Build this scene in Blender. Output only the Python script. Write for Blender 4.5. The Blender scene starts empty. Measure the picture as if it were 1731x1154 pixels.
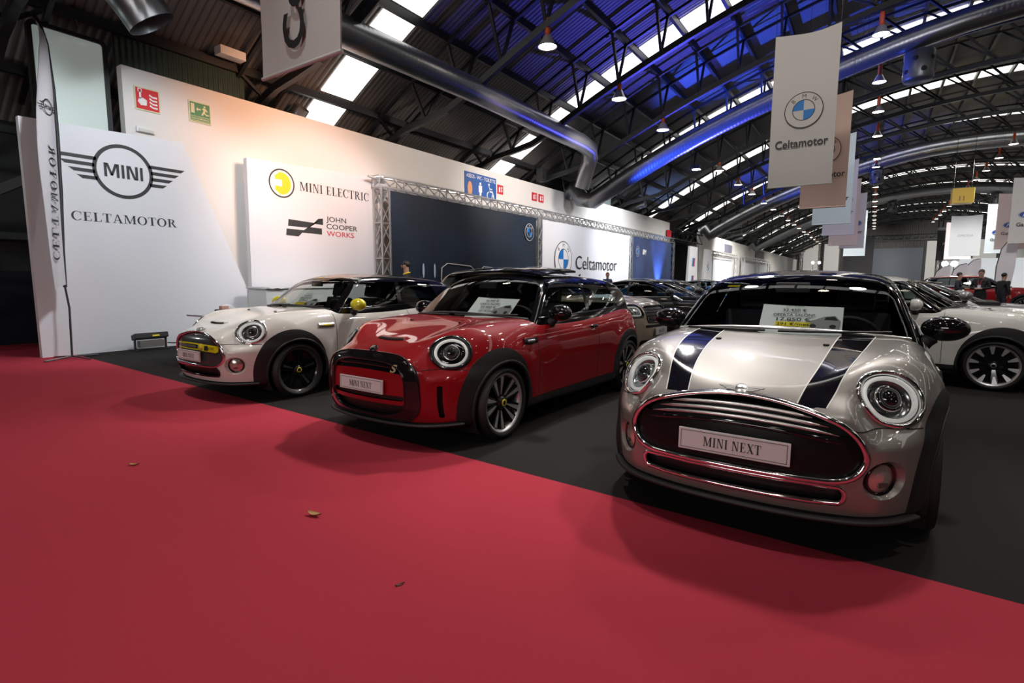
import bpy, bmesh, math, random
import numpy as np
from math import pi, sin, cos, radians
from mathutils import Matrix, Vector

random.seed(7)
SC = bpy.context.scene
COL = SC.collection

# ---------------------------------------------------------------- camera, world, exposure
def make_camera():
    yaw, pitch, roll, h, f = -0.59167, 0.11385, 0.00175, 1.3223, 899.94
    fw = Vector((sin(yaw) * cos(pitch), cos(yaw) * cos(pitch), -sin(pitch)))
    rt = Vector((cos(yaw), -sin(yaw), 0)); up = rt.cross(fw)
    r2 = cos(roll) * rt + sin(roll) * up; u2 = -sin(roll) * rt + cos(roll) * up
    cd = bpy.data.cameras.new('camera'); cd.sensor_width = 36; cd.lens = f * 36 / 1731
    cd.clip_end = 400; cd.clip_start = .05
    co = bpy.data.objects.new('camera', cd); COL.objects.link(co)
    m = Matrix((r2, u2, -fw)).transposed().to_4x4(); m.translation = (0, 0, h)
    co.matrix_world = m
    SC.camera = co
make_camera()
w = bpy.data.worlds.new('hall_world'); SC.world = w; w.use_nodes = True
w.node_tree.nodes['Background'].inputs[0].default_value = (.55, .62, .75, 1)
w.node_tree.nodes['Background'].inputs[1].default_value = .05
SC.view_settings.view_transform = 'Standard'; SC.view_settings.look = 'None'
SC.view_settings.gamma = 1; SC.view_settings.use_curve_mapping = False
SC.view_settings.exposure = 0.0

def light(name, kind, loc, target, power, color, size=.3, spot=60, blend=.5, sy=None):
    d = bpy.data.lights.new(name, kind); d.energy = power; d.color = color
    if kind == 'AREA':
        d.size = size
        if sy: d.shape = 'RECTANGLE'; d.size_y = sy
    else: d.shadow_soft_size = size
    if kind == 'SPOT': d.spot_size = radians(spot); d.spot_blend = blend
    o = bpy.data.objects.new(name, d); COL.objects.link(o); o.location = loc
    if target is not None:
        o.rotation_euler = (Vector(target) - Vector(loc)).to_track_quat('-Z', 'Y').to_euler()
    return o
SKY_POWER = 2.0
light('aisle_lamp', 'SPOT', (-3.2, 9.0, 8.4), (-3.2, 2.8, 0), 2100, (1.0, .92, .87), .3, 44, 1.0)
light('aisle_lamp', 'SPOT', (.9, 8.6, 8.6), (.2, 2.4, 0), 1250, (1.0, .93, .88), .3, 42, 1.0)
light('aisle_lamp', 'SPOT', (-7.2, 8.4, 5.6), (-7.6, 2.6, 0), 750, (1.0, .94, .9), .3, 60, .9)
light('front_fill', 'AREA', (-2.5, -9.5, 4.2), (-3.0, 3.0, .8), 260, (1.0, .96, .93), 6, sy=1.6)
light('car_lamp', 'SPOT', (-2.6, .8, 8.6), (-2.4, 4.4, .8), 850, (1.0, .95, .90), .12, 42, .8)
light('car_lamp', 'SPOT', (-6.6, 1.2, 8.0), (-5.6, 4.4, .8), 900, (1.0, .95, .90), .12, 42, .8)
light('car_lamp', 'SPOT', (2.6, 1.0, 8.6), (.2, 4.2, .8), 520, (1.0, .95, .90), .12, 42, .8)
light('panel_wash', 'SPOT', (-7.2, 4.0, 5.4), (-11.6, 4.7, 2.2), 720, (.88, .94, 1.0), .25, 78, .6)
light('panel_wash', 'SPOT', (-7.0, 8.5, 5.4), (-11.6, 8.8, 2.3), 640, (1.0, .94, .96), .25, 74, .6)
light('warm_wash', 'SPOT', (-8.2, 7.6, 5.5), (-11.9, 8.0, 4.5), 640, (1.0, .50, .28), .2, 92, .9)
light('wall_wash', 'SPOT', (-7.0, 17, 5.6), (-11.9, 18, 4.4), 1250, (1.0, .90, .84), .3, 95, .8)
light('wall_wash', 'SPOT', (-7.0, 26, 5.6), (-11.9, 27, 3.2), 2000, (.94, .96, 1.0), .3, 95, .8)
light('wall_wash', 'SPOT', (-7.0, 52, 6.5), (-11.9, 54, 3.0), 3600, (1.0, .97, .92), .3, 100, .8)
light('car_row_spot', 'SPOT', (-3.0, 14, 8.2), (-3.5, 9.5, 0), 900, (1, .95, .9), .25, 110, .6)
light('car_row_spot', 'SPOT', (3.5, 13, 8.5), (3.0, 11.0, 0), 700, (1, .96, .92), .25, 110, .6)
light('aisle_lamp', 'SPOT', (4.5, 22, 9), (4.0, 24.0, 0), 900, (1, .96, .92), .25, 120, .6)
light('banner_fill', 'SPOT', (-1.5, 4.0, 7.5), (-1.0, 14, 4.3), 850, (1, .93, .86), .25, 45, .8)
for x_, y_ in ((-4, 36), (4, 40), (12, 44), (-4, 58), (5, 62), (13, 70), (-3, 82), (8, 88)):
    light('hall_lamp', 'SPOT', (x_, y_, 8.0), (x_, y_, 0), 3000, (1, .96, .9), .4, 150, .4)
light('end_fill', 'SPOT', (-3, 98, 6.5), (-5, 113, 3), 5000, (1, .97, .92), .4, 80, .6)  # two added spots that brighten the end wall
light('end_fill', 'SPOT', (10, 98, 6.5), (10, 113, 3), 5000, (1, .97, .92), .4, 80, .6)
light('stand_fill', 'SPOT', (7.0, 46, 7.0), (8.0, 58, 1.5), 4500, (.95, .98, 1), .3, 70, .6)  # added spot that brightens the far stand wall
light('side_fill', 'POINT', (-13.2, 1.2, 3.6), None, 40, (.9, 1, .95), .2)  # added point light, lifts the dark steel at the left
light('blue_flood', 'SPOT', (-10.2, 21.2, 1.0), (-3.6, 22.6, 9.3), 36000, (.04, .10, 1.0), .15, 44, .7)
light('blue_flood', 'SPOT', (-5.0, 27.6, .7), (-4.6, 16.2, 9.0), 7500, (.10, .10, 1.0), .15, 50, .9)
light('blue_flood', 'SPOT', (-9.6, 36, .6), (-4.5, 42, 9.5), 20000, (.04, .10, 1.0), .15, 44, .7)
light('blue_backdrop', 'SPOT', (-10.6, 33.3, .3), (-11.3, 33.3, 3.0), 2600, (.25, .42, 1.0), .08, 60, .9)
light('wall_wash', 'SPOT', (-7.0, 12.5, 5.6), (-11.9, 12.6, 4.6), 560, (1.0, .84, .74), .3, 80, .9)
light('car_row_spot', 'SPOT', (2.6, 4.4, 8.2), (1.6, 9.0, .7), 800, (1, .96, .92), .15, 46, .8)  # added from the front to brighten the right-hand white car
light('wall_wash', 'SPOT', (-7.0, 22.0, 5.0), (-11.4, 21.6, 2.6), 520, (.94, .95, 1.0), .3, 80, .9)
light('banner_fill', 'SPOT', (3.5, 11, 7.0), (-.9, 22, 4.4), 1500, (.95, .96, 1), .25, 60, .8)  # this spot and the next are added to brighten the banners behind
light('banner_fill', 'SPOT', (3.0, 20, 8.0), (5.4, 37, 4.5), 2200, (1, .97, .94), .25, 50, .8)


# ---------------------------------------------------------------- materials
def mat(name, color, rough=.5, metal=0., coat=0., emit=None, es=0., spec=.5, noise=None, bump=None, flake=0., coat_rough=.03, trans=0.):
    m = bpy.data.materials.new(name); m.use_nodes = True
    nt = m.node_tree; b = nt.nodes['Principled BSDF']
    b.inputs['Base Color'].default_value = (*color, 1); b.inputs['Roughness'].default_value = rough
    b.inputs['Metallic'].default_value = metal; b.inputs['Coat Weight'].default_value = coat
    b.inputs['Coat Roughness'].default_value = coat_rough
    b.inputs['Specular IOR Level'].default_value = spec
    b.inputs['Transmission Weight'].default_value = trans
    if emit:
        b.inputs['Emission Color'].default_value = (*emit, 1); b.inputs['Emission Strength'].default_value = es
    tc = None
    if noise or bump or flake:
        tc = nt.nodes.new('ShaderNodeTexCoord')
    if noise:                                    # (scale, amount, color2)
        n = nt.nodes.new('ShaderNodeTexNoise'); n.inputs['Scale'].default_value = noise[0]; n.inputs['Detail'].default_value = 4
        nt.links.new(tc.outputs['Object'], n.inputs['Vector'])
        mx = nt.nodes.new('ShaderNodeMix'); mx.data_type = 'RGBA'
        rp = nt.nodes.new('ShaderNodeMapRange'); rp.inputs['From Min'].default_value = .35; rp.inputs['From Max'].default_value = .65
        rp.inputs['To Max'].default_value = noise[1]
        nt.links.new(n.outputs['Fac'], rp.inputs['Value']); nt.links.new(rp.outputs['Result'], mx.inputs['Factor'])
        mx.inputs['A'].default_value = (*color, 1); mx.inputs['B'].default_value = (*noise[2], 1)
        nt.links.new(mx.outputs['Result'], b.inputs['Base Color'])
    if bump:                                     # (scale, strength)
        n = nt.nodes.new('ShaderNodeTexNoise'); n.inputs['Scale'].default_value = bump[0]; n.inputs['Detail'].default_value = 3
        nt.links.new(tc.outputs['Object'], n.inputs['Vector'])
        bp = nt.nodes.new('ShaderNodeBump'); bp.inputs['Strength'].default_value = bump[1]; bp.inputs['Distance'].default_value = .01
        nt.links.new(n.outputs['Fac'], bp.inputs['Height']); nt.links.new(bp.outputs['Normal'], b.inputs['Normal'])
    if flake:
        v = nt.nodes.new('ShaderNodeTexVoronoi'); v.inputs['Scale'].default_value = 900
        nt.links.new(tc.outputs['Object'], v.inputs['Vector'])
        mr = nt.nodes.new('ShaderNodeMapRange'); mr.inputs['To Min'].default_value = max(.05, rough - flake); mr.inputs['To Max'].default_value = rough + flake
        nt.links.new(v.outputs['Color'], mr.inputs['Value']); nt.links.new(mr.outputs['Result'], b.inputs['Roughness'])
    return m

def glass(name, tint, refl=1.36):
    m = bpy.data.materials.new(name); m.use_nodes = True; nt = m.node_tree
    nt.nodes.clear()
    o = nt.nodes.new('ShaderNodeOutputMaterial'); t = nt.nodes.new('ShaderNodeBsdfTransparent'); g = nt.nodes.new('ShaderNodeBsdfGlossy')
    t.inputs['Color'].default_value = (*tint, 1); g.inputs['Roughness'].default_value = .01
    fr = nt.nodes.new('ShaderNodeFresnel'); fr.inputs['IOR'].default_value = refl
    mx = nt.nodes.new('ShaderNodeMixShader')
    nt.links.new(fr.outputs[0], mx.inputs[0]); nt.links.new(t.outputs[0], mx.inputs[1]); nt.links.new(g.outputs[0], mx.inputs[2])
    nt.links.new(mx.outputs[0], o.inputs['Surface'])
    return m

M = dict(
    red_paint=mat('red_paint', (.27, .003, .007), .5, .0, 1.0, spec=.12),
    white_paint=mat('white_paint', (.74, .73, .69), .5, .0, 1.0, spec=.15),
    silver_paint=mat('silver_paint', (.265, .25, .23), .42, .5, 1.0, flake=.06),
    beige_paint=mat('beige_paint', (.44, .36, .28), .4, .4, 1.0),
    grey_paint=mat('grey_paint', (.27, .27, .27), .32, .6, 1.0),
    dark_paint=mat('dark_paint', (.03, .032, .036), .25, .3, 1.0),
    blue_paint=mat('blue_paint', (.01, .14, .42), .25, .4, 1.0),
    black_gloss=mat('black_gloss', (.006, .006, .007), .08, 0, .6),
    cladding=mat('black_cladding', (.014, .014, .015), .55, bump=(260, .15)),
    rubber=mat('rubber', (.012, .012, .012), .6),
    dark=mat('dark_cavity', (.004, .004, .004), .8),
    mesh_dark=mat('dark_mesh', (.008, .008, .008), .45),
    chrome=mat('chrome', (.86, .86, .86), .10, 1.0),
    satin=mat('satin_metal', (.68, .68, .67), .28, .9),
    alloy=mat('alloy', (.72, .72, .73), .38, .8),
    dkgrey=mat('dark_grey_panel', (.05, .052, .055), .22, .2, .6),
    yellow=mat('yellow_gloss', (.72, .62, .01), .25, 0, .8),
    lens=mat('lens_dark', (.01, .01, .012), .03, 0, 1),
    lamp_bowl=mat('lamp_bowl', (.32, .33, .34), .18, .9),
    drl=mat('daylight_ring', (.90, .91, .89), .3, 0, .5, emit=(1, .97, .9), es=.25),  # rings are unlit; slight emission added to whiten them
    amber=mat('fog_reflector', (.62, .56, .50), .22, .7),
    plate=mat('plate_white', (.72, .70, .70), .35, 0, .2),
    ink=mat('ink', (.012, .012, .014), .6),
    white_ink=mat('white_ink', (.8, .8, .8), .6),
    red_ink=mat('red_ink', (.6, .03, .05), .6),
    yellow_ink=mat('yellow_ink', (.85, .68, .02), .6),
    blue_ink=mat('blue_ink', (.0, .16, .5), .6),
    grey_ink=mat('grey_ink', (.28, .28, .29), .6),
    grille_black=mat('grille_black', (.006, .006, .006), .35, spec=.25),
    brass=mat('brass', (.72, .58, .32), .3, .7),
    paper=mat('paper', (.78, .80, .82), .6),
    seat=mat('seat_fabric', (.016, .016, .017), .8),
    dash=mat('dash_plastic', (.012, .012, .013), .6),
    stripe=mat('stripe_black', (.006, .006, .008), .1, 0, 1.0),
    pin=mat('pin_line', (.7, .7, .68), .4),
)
M['glass'] = glass('car_glass', (.86, .90, .88))
M['tint'] = glass('tinted_glass', (.45, .50, .49))
M['privacy'] = glass('privacy_glass', (.05, .055, .055))
M['clear'] = glass('clear_cover', (.95, .96, .97), 1.3)

# ---------------------------------------------------------------- object helpers
def link(o): COL.objects.link(o); return o
def tag(o, label=None, cat=None, group=None, kind=None):
    if label: o['label'] = label
    if cat: o['category'] = cat
    if group: o['group'] = group
    if kind: o['kind'] = kind
    return o
def empty(name, loc=(0, 0, 0), rz=0, label=None, cat=None, group=None):
    o = bpy.data.objects.new(name, None); o.location = loc; o.rotation_euler = (0, 0, rz); o.empty_display_size = .1
    link(o); return tag(o, label, cat, group)
def obj(name, mesh, m=None, parent=None):
    o = bpy.data.objects.new(name, mesh); link(o)
    if m is not None:
        for q in (m if isinstance(m, (list, tuple)) else [m]): mesh.materials.append(q)
    if parent is not None: o.parent = parent
    return o
def copy_tree(o, parent=None):
    c = o.copy(); link(c)
    if parent is not None: c.parent = parent
    for ch in list(o.children): copy_tree(ch, c)
    return c

class MB:
    """collects simple shapes into one mesh"""
    def __init__(s): s.V = []; s.F = []; s.S = []; s.MI = []
    def add(s, V, F, smooth=False, mi=0):
        b = len(s.V); s.V += [tuple(map(float, v)) for v in V]
        for f in F: s.F.append([b + i for i in f]); s.S.append(smooth); s.MI.append(mi)
        return s
    def box(s, c, d, R=None, mi=0):
        x, y, z = [k / 2 for k in d]
        V = [Vector((i * x, j * y, k * z)) for i in (-1, 1) for j in (-1, 1) for k in (-1, 1)]
        if R is not None: V = [R @ v for v in V]
        V = [v + Vector(c) for v in V]
        return s.add(V, [(0, 1, 3, 2), (4, 6, 7, 5), (0, 4, 5, 1), (2, 3, 7, 6), (0, 2, 6, 4), (1, 5, 7, 3)], mi=mi)
    def bar(s, a, b, w, h=None, mi=0):
        a, b = Vector(a), Vector(b); d = b - a; L = d.length
        if L < 1e-6: return s
        R = d.to_track_quat('X', 'Z').to_matrix()
        return s.box((a + b) / 2, (L, w, h or w), R, mi)
    def tube(s, pts, r, n=8, closed=False, cap=True, mi=0):
        pts = [Vector(p) for p in pts]; k = len(pts); rs = r if isinstance(r, (list, tuple)) else [r] * k
        V = []; up = None
        for i, p in enumerate(pts):
            t = (pts[(i + 1) % k] - pts[i - 1]) if closed else (pts[min(i + 1, k - 1)] - pts[max(i - 1, 0)])
            t.normalize()
            if up is None:
                up = t.orthogonal().normalized()
            up = (up - t * up.dot(t)).normalized(); sd = t.cross(up)
            for j in range(n):
                a = 2 * pi * j / n; V.append(p + (up * cos(a) + sd * sin(a)) * rs[i])
        F = []
        for i in range(k if closed else k - 1):
            for j in range(n):
                F.append((i * n + j, i * n + (j + 1) % n, ((i + 1) % k) * n + (j + 1) % n, ((i + 1) % k) * n + j))
        s.add(V, F, True, mi)
        if cap and not closed:
            s.add(V[:n], [tuple(reversed(range(n)))], mi=mi); s.add(V[-n:], [tuple(range(n))], mi=mi)
        return s
    def lathe(s, prof, n=32, c=(0, 0, 0), axis='Z', smooth=True, mi=0, R=None, a0=0, a1=2 * pi):
        V = []; full = abs(a1 - a0 - 2 * pi) < 1e-6; m = n if full else n + 1
        for i in range(m):
            a = a0 + (a1 - a0) * i / n
            for r, z in prof:
                p = Vector((r * cos(a), r * sin(a), z))
                if axis == 'Y': p = Vector((p.x, p.z, -p.y))
                if axis == 'X': p = Vector((p.z, p.x, p.y))
                if R is not None: p = R @ p
                V.append(p + Vector(c))
        k = len(prof); F = []
        for i in range(n):
            i2 = (i + 1) % m
            for j in range(k - 1): F.append((i * k + j, i2 * k + j, i2 * k + j + 1, i * k + j + 1))
        return s.add(V, F, smooth, mi)
    def prism(s, poly, t, R=None, c=(0, 0, 0), mi=0):
        """polygon in XY extruded 0..t along Z"""
        n = len(poly); V = [Vector((x, y, 0)) for x, y in poly] + [Vector((x, y, t)) for x, y in poly]
        if R is not None: V = [R @ v for v in V]
        V = [v + Vector(c) for v in V]
        return s.add(V, [tuple(reversed(range(n))), tuple(range(n, 2 * n))] + [(i, (i + 1) % n, n + (i + 1) % n, n + i) for i in range(n)], mi=mi)
    def ellipsoid(s, c, r, nu=20, nv=12, R=None, mi=0):
        V = []
        for i in range(nv + 1):
            t = pi * i / nv
            for j in range(nu):
                a = 2 * pi * j / nu; p = Vector((r[0] * sin(t) * cos(a), r[1] * sin(t) * sin(a), r[2] * cos(t)))
                if R is not None: p = R @ p
                V.append(p + Vector(c))
        F = [(i * nu + j, (i + 1) * nu + j, (i + 1) * nu + (j + 1) % nu, i * nu + (j + 1) % nu) for i in range(nv) for j in range(nu)]
        return s.add(V, F, True, mi)
    def mesh(s, name):
        me = bpy.data.meshes.new(name); me.from_pydata(s.V, [], s.F); me.update()
        me.polygons.foreach_set('use_smooth', s.S); me.polygons.foreach_set('material_index', s.MI)
        me.validate(); return me
    def build(s, name, m, parent=None, bevel=0):
        me = s.mesh(name)
        if bevel:
            bm = bmesh.new(); bm.from_mesh(me); bmesh.ops.remove_doubles(bm, verts=bm.verts, dist=1e-5)
            bmesh.ops.bevel(bm, geom=list(bm.edges), offset=bevel, segments=2, profile=.7, affect='EDGES', clamp_overlap=True)
            bm.to_mesh(me); bm.free()
        return obj(name, me, m, parent)

# ---------------------------------------------------------------- lettering
_txt = {}
def text_mb(s, bold=0., shear=0., spacing=1.):
    """flat letters of Blender's own font as (V, F) with cap height about 1, starting at x=0"""
    k = (s, bold, shear, spacing)
    if k in _txt: return _txt[k]
    cu = bpy.data.curves.new('lettering', 'FONT'); cu.body = s; cu.size = 1.43; cu.offset = bold; cu.shear = shear
    cu.space_character = spacing; cu.resolution_u = 3
    o = bpy.data.objects.new('lettering', cu); link(o)
    dg = bpy.context.evaluated_depsgraph_get(); me = bpy.data.meshes.new_from_object(o.evaluated_get(dg))
    V = [(v.co.x, v.co.y) for v in me.vertices]; F = [tuple(p.vertices) for p in me.polygons]
    bpy.data.objects.remove(o); bpy.data.curves.remove(cu); bpy.data.meshes.remove(me)
    _txt[k] = (V, F); return V, F

def arc_poly(cx, cy, rx, ry, a0, a1, n=14):
    return [(cx + rx * cos(a0 + (a1 - a0) * i / n), cy + ry * sin(a0 + (a1 - a0) * i / n)) for i in range(n + 1)]
def ring_quads(o, i):
    """strip between two equal length polylines"""
    n = len(o); return (list(o) + list(i), [(k, k + 1, n + k + 1, n + k) for k in range(n - 1)])
def serif_glyphs():
    T, S, H = .17, .055, .05     # thick stem, thin stroke, serif height
    def rect(x0, y0, x1, y1): return ([(x0, y0), (x1, y0), (x1, y1), (x0, y1)], [(0, 1, 2, 3)])
    def stem(x, w=T, sw=.09): return [rect(x, 0, x + w, 1), rect(x - sw, 0, x + w + sw, H), rect(x - sw, 1 - H, x + w + sw, 1)]
    def quad(*p): return (list(p), [tuple(range(len(p)))])
    G = {}
    G['I'] = (stem(.12), .41)
    G['L'] = (stem(.12) + [rect(.2, 0, .62, H), quad((.57, 0), (.64, 0), (.66, .27), (.61, .27))], .70)
    G['E'] = (stem(.12) + [rect(.2, 0, .62, H), rect(.2, 1 - H, .6, 1), rect(.2, .49, .48, .54), quad((.57, 0), (.64, 0), (.67, .25), (.62, .25)),
                           quad((.57, 1), (.62, 1), (.62, .77), (.57, .77)), quad((.45, .4), (.49, .4), (.49, .63), (.45, .63))], .72)
    G['T'] = (stem(.27, sw=.1)[:2] + [rect(.02, 1 - H, .69, 1), quad((.02, 1), (.07, 1), (.05, .74), (.0, .74)), quad((.64, 1), (.69, 1), (.71, .74), (.66, .74))], .74)
    G['N'] = ([rect(.12, 0, .18, 1), rect(.02, 0, .29, H), rect(.02, 1 - H, .22, 1), rect(.66, 0, .72, 1), rect(.57, 1 - H, .82, 1),
               quad((.12, 1), (.3, 1), (.72, 0), (.60, 0))], .85)
    G['M'] = ([rect(.12, 0, .18, 1), rect(.02, 0, .29, H), rect(.02, 1 - H, .2, 1), rect(.80, 0, .97, 1), rect(.72, 0, 1.05, H), rect(.85, 1 - H, 1.05, 1),
               quad((.12, 1), (.29, 1), (.56, .1), (.47, .0)), quad((.82, 1), (.88, 1), (.53, .0), (.47, .0))], 1.08)
    G['A'] = ([quad((.36, 1), (.46, 1), (.76, 0), (.58, 0)), quad((.36, 1), (.43, 1), (.14, 0), (.08, 0)), rect(.2, .3, .6, .35),
               rect(0, 0, .24, H), rect(.5, 0, .84, H)], .84)
    G['X'] = ([quad((.06, 1), (.25, 1), (.76, 0), (.57, 0)), quad((.63, 1), (.69, 1), (.16, 0), (.10, 0)), rect(0, 0, .26, H), rect(.5, 0, .82, H),
               rect(0, 1 - H, .33, 1), rect(.55, 1 - H, .79, 1)], .82)
    G['O'] = ([ring_quads(arc_poly(.44, .5, .42, .52, 0, 2 * pi, 32), arc_poly(.44, .5, .42 - T, .52 - S, 0, 2 * pi, 32))], .90)
    G['C'] = ([ring_quads(arc_poly(.44, .5, .42, .52, .75, 2 * pi - .65, 28), arc_poly(.47, .5, .42 - T + .02, .52 - S, .85, 2 * pi - .72, 28)),
               quad((.72, .98), (.77, .98), (.77, .64), (.73, .64))], .82)
    bo, bi = arc_poly(.36, .745, .30, .255, -pi / 2, pi / 2, 14), arc_poly(.36, .745, .30 - T * .95, .205, -pi / 2, pi / 2, 14)
    G['R'] = (stem(.12) + [rect(.2, 1 - H, .37, 1), rect(.2, .49, .37, .54), ring_quads(bo, bi), quad((.36, .52), (.52, .52), (.82, 0), (.64, 0)), rect(.64, 0, .88, H)], .86)
    return G
SERIF = serif_glyphs()
def sans_text(s, gap=.16):
    """heavy plain capitals of the winged ring mark"""
    t = .2
    def r(x0, y0, x1, y1): return [(x0, y0), (x1, y0), (x1, y1), (x0, y1)]
    G = {'I': ([r(0, 0, t, 1)], t), 'N': ([r(0, 0, t, 1), r(.62, 0, .62 + t, 1), [(t * .6, 1), (t * 1.55, 1), (.62 + t * .4, 0), (.62 - t * .55, 0)]], .62 + t),
         'M': ([r(0, 0, t, 1), r(.85, 0, .85 + t, 1), [(t * .5, 1), (t * 1.5, 1), (.62, .12), (.44, .12)], [(.85 - t * .5, 1), (.85 + t * .5, 1), (.61, .12), (.43, .12)]], .85 + t)}
    V, F, x = [], [], 0
    for ch in s:
        ps, adv = G[ch]
        for p in ps: b = len(V); V += [(x + a, y) for a, y in p]; F.append(tuple(b + i for i in range(len(p))))
        x += adv + gap
    return V, F
def serif_text(s, gap=.06):
    V, F, x = [], [], 0
    for ch in s:
        if ch == ' ': x += .38; continue
        parts, adv = SERIF[ch]
        for pv, pf in parts:
            b = len(V); V += [(x + a, y) for a, y in pv]; F += [tuple(b + i for i in f) for f in pf]
        x += adv + gap
    return V, F

def flat(mb, VF, fr, x, y, h, sx=1., align='c', lift=.003, mi=0, fit=None, thick=0.):
    """place flat 2D shapes on a frame fr=(origin, xdir, ydir); h = height scale"""
    V, F = VF
    xs = [v[0] for v in V]; wd = (max(xs) - min(xs)) or 1
    if fit: sx = fit / (wd * h)
    off = min(xs) + (wd / 2 if align == 'c' else (wd if align == 'r' else 0))
    O, X, Y = [Vector(k) for k in fr]; N = X.cross(Y).normalized()
    P = [O + X * (x + (a - off) * h * sx) + Y * (y + b * h) + N * lift for a, b in V]
    mb.add(P, F, mi=mi); return mb
def poly2(mb, pts, fr, lift=.003, mi=0):
    O, X, Y = [Vector(k) for k in fr]; N = X.cross(Y).normalized()
    mb.add([O + X * a + Y * b + N * lift for a, b in pts], [tuple(range(len(pts)))], mi=mi); return mb
def ring2(mb, cx, cy, ro, ri, fr, lift=.003, n=40, a0=0, a1=2 * pi, ky=1., mi=0):
    O, X, Y = [Vector(k) for k in fr]; N = X.cross(Y).normalized()
    V, F = ring_quads(arc_poly(cx, cy, ro, ro * ky, a0, a1, n), arc_poly(cx, cy, ri, ri * ky, a0, a1, n))
    mb.add([O + X * a + Y * b + N * lift for a, b in V], F, mi=mi); return mb
# ---------------------------------------------------------------- smooth surfaces of car bodies
class Spl:
    """natural cubic spline, linear outside"""
    def __init__(s, *pts):
        pts = sorted(pts); s.x = np.array([p[0] for p in pts], float); s.y = np.array([p[1] for p in pts], float)
        n = len(pts); h = np.diff(s.x); A = np.eye(n); b = np.zeros(n)
        for i in range(1, n - 1):
            A[i, i - 1] = h[i - 1]; A[i, i] = 2 * (h[i - 1] + h[i]); A[i, i + 1] = h[i]
            b[i] = 6 * ((s.y[i + 1] - s.y[i]) / h[i] - (s.y[i] - s.y[i - 1]) / h[i - 1])
        s.m = np.linalg.solve(A, b)
        s.s0 = (s.y[1] - s.y[0]) / h[0] - h[0] * s.m[1] / 6; s.s1 = (s.y[-1] - s.y[-2]) / h[-1] + h[-1] * s.m[-2] / 6
    def __call__(s, t):
        t = np.asarray(t, float); c = np.clip(t, s.x[0], s.x[-1])
        i = np.clip(np.searchsorted(s.x, c) - 1, 0, len(s.x) - 2); h = s.x[i + 1] - s.x[i]
        a = (s.x[i + 1] - c) / h; b = (c - s.x[i]) / h
        r = a * s.y[i] + b * s.y[i + 1] + ((a ** 3 - a) * s.m[i] + (b ** 3 - b) * s.m[i + 1]) * h * h / 6
        return r + np.where(t < s.x[0], (t - s.x[0]) * s.s0, 0) + np.where(t > s.x[-1], (t - s.x[-1]) * s.s1, 0)
def smax(a, b, k):
    h = np.maximum(k - np.abs(a - b), 0) / k
    return np.maximum(a, b) + h * h * k * .25
def sstep(x, a, b):
    t = np.clip((x - a) / (b - a), 0, 1); return t * t * (3 - 2 * t)

class Shape:
    """lower body and glasshouse as smooth implicit solids; x forward from the front axle, y left, z up"""
    def __init__(s, **k): s.__dict__.update(k)
    def ztop(s, x, y):
        y = np.abs(y); return s.zt(x) + s.bulge(x) * np.exp(-((y - s.by) / s.bw) ** 2) - s.crown * y * y
    def w(s, x, z):
        fl = 0
        for wx in (0, -s.wb):
            r = np.hypot(x - wx, z - s.wr); fl = fl + s.flare * np.exp(-((r - s.wr - .12) / .11) ** 2)
        return s.ws(z) * s.wp(x) + fl - s.waist * np.exp(-((z - s.waist_z) / .12) ** 2)
    def FL(s, P):
        x, y, z = P[..., 0], np.abs(P[..., 1]), P[..., 2]
        f = smax(z - s.ztop(x, y), y - s.w(x, z), s.kts)
        t = s.cz0 + s.czr * (1 - sstep(y, .46, .60)); b = sstep(z, t, t + s.cz1 - s.cz0)
        n = (x - (s.P(z) - s.c(y) * (1 - b) - s.c2(y) * b)) * .8
        f = smax(f, n, s.kn)
        f = smax(f, (s.tail(z) - x + s.ct(y)) * .9, s.kt)
        return smax(f, s.zb(x) - z, .05)
    def FG(s, P):
        x, y, z = P[..., 0], np.abs(P[..., 1]), P[..., 2]
        f = (y - s.gw(z) * s.gp(x)) * .9
        ws = (x - s.ws_x(z) + s.ws_k(z) * y * y) * .6
        f = smax(f, ws, s.kws)
        f = smax(f, (s.rw(z) - x + .25 * y * y) * .75, .08)
        f = smax(f, z - s.zr(x) + s.rcrown * y * y, s.kr)
        return smax(f, s.gbot - z, .03)

def grad(F, P):
    e = 1e-4; g = np.stack([F(P + np.eye(3)[i] * e) - F(P - np.eye(3)[i] * e) for i in range(3)], -1)
    return g / (np.linalg.norm(g, axis=-1, keepdims=True) + 1e-12)
def cast(F, q, d, tmax=2.5, it=26):
    """distance along d from inside points q to the surface F=0"""
    q = np.asarray(q, float); d = np.asarray(d, float)
    lo = np.zeros(q.shape[:-1]); hi = np.full(q.shape[:-1], tmax)
    # first outside sample
    ts = np.linspace(0, tmax, 50); found = np.zeros(lo.shape, bool)
    for a, b in zip(ts[:-1], ts[1:]):
        o = (F(q + d * b) > 0) & ~found
        lo = np.where(o, a, lo); hi = np.where(o, b, hi); found |= o
    for _ in range(it):
        m = (lo + hi) / 2; o = F(q + d * m[..., None]) > 0
        hi = np.where(o, m, hi); lo = np.where(o, lo, m)
    return q + d * ((lo + hi) / 2)[..., None]

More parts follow.
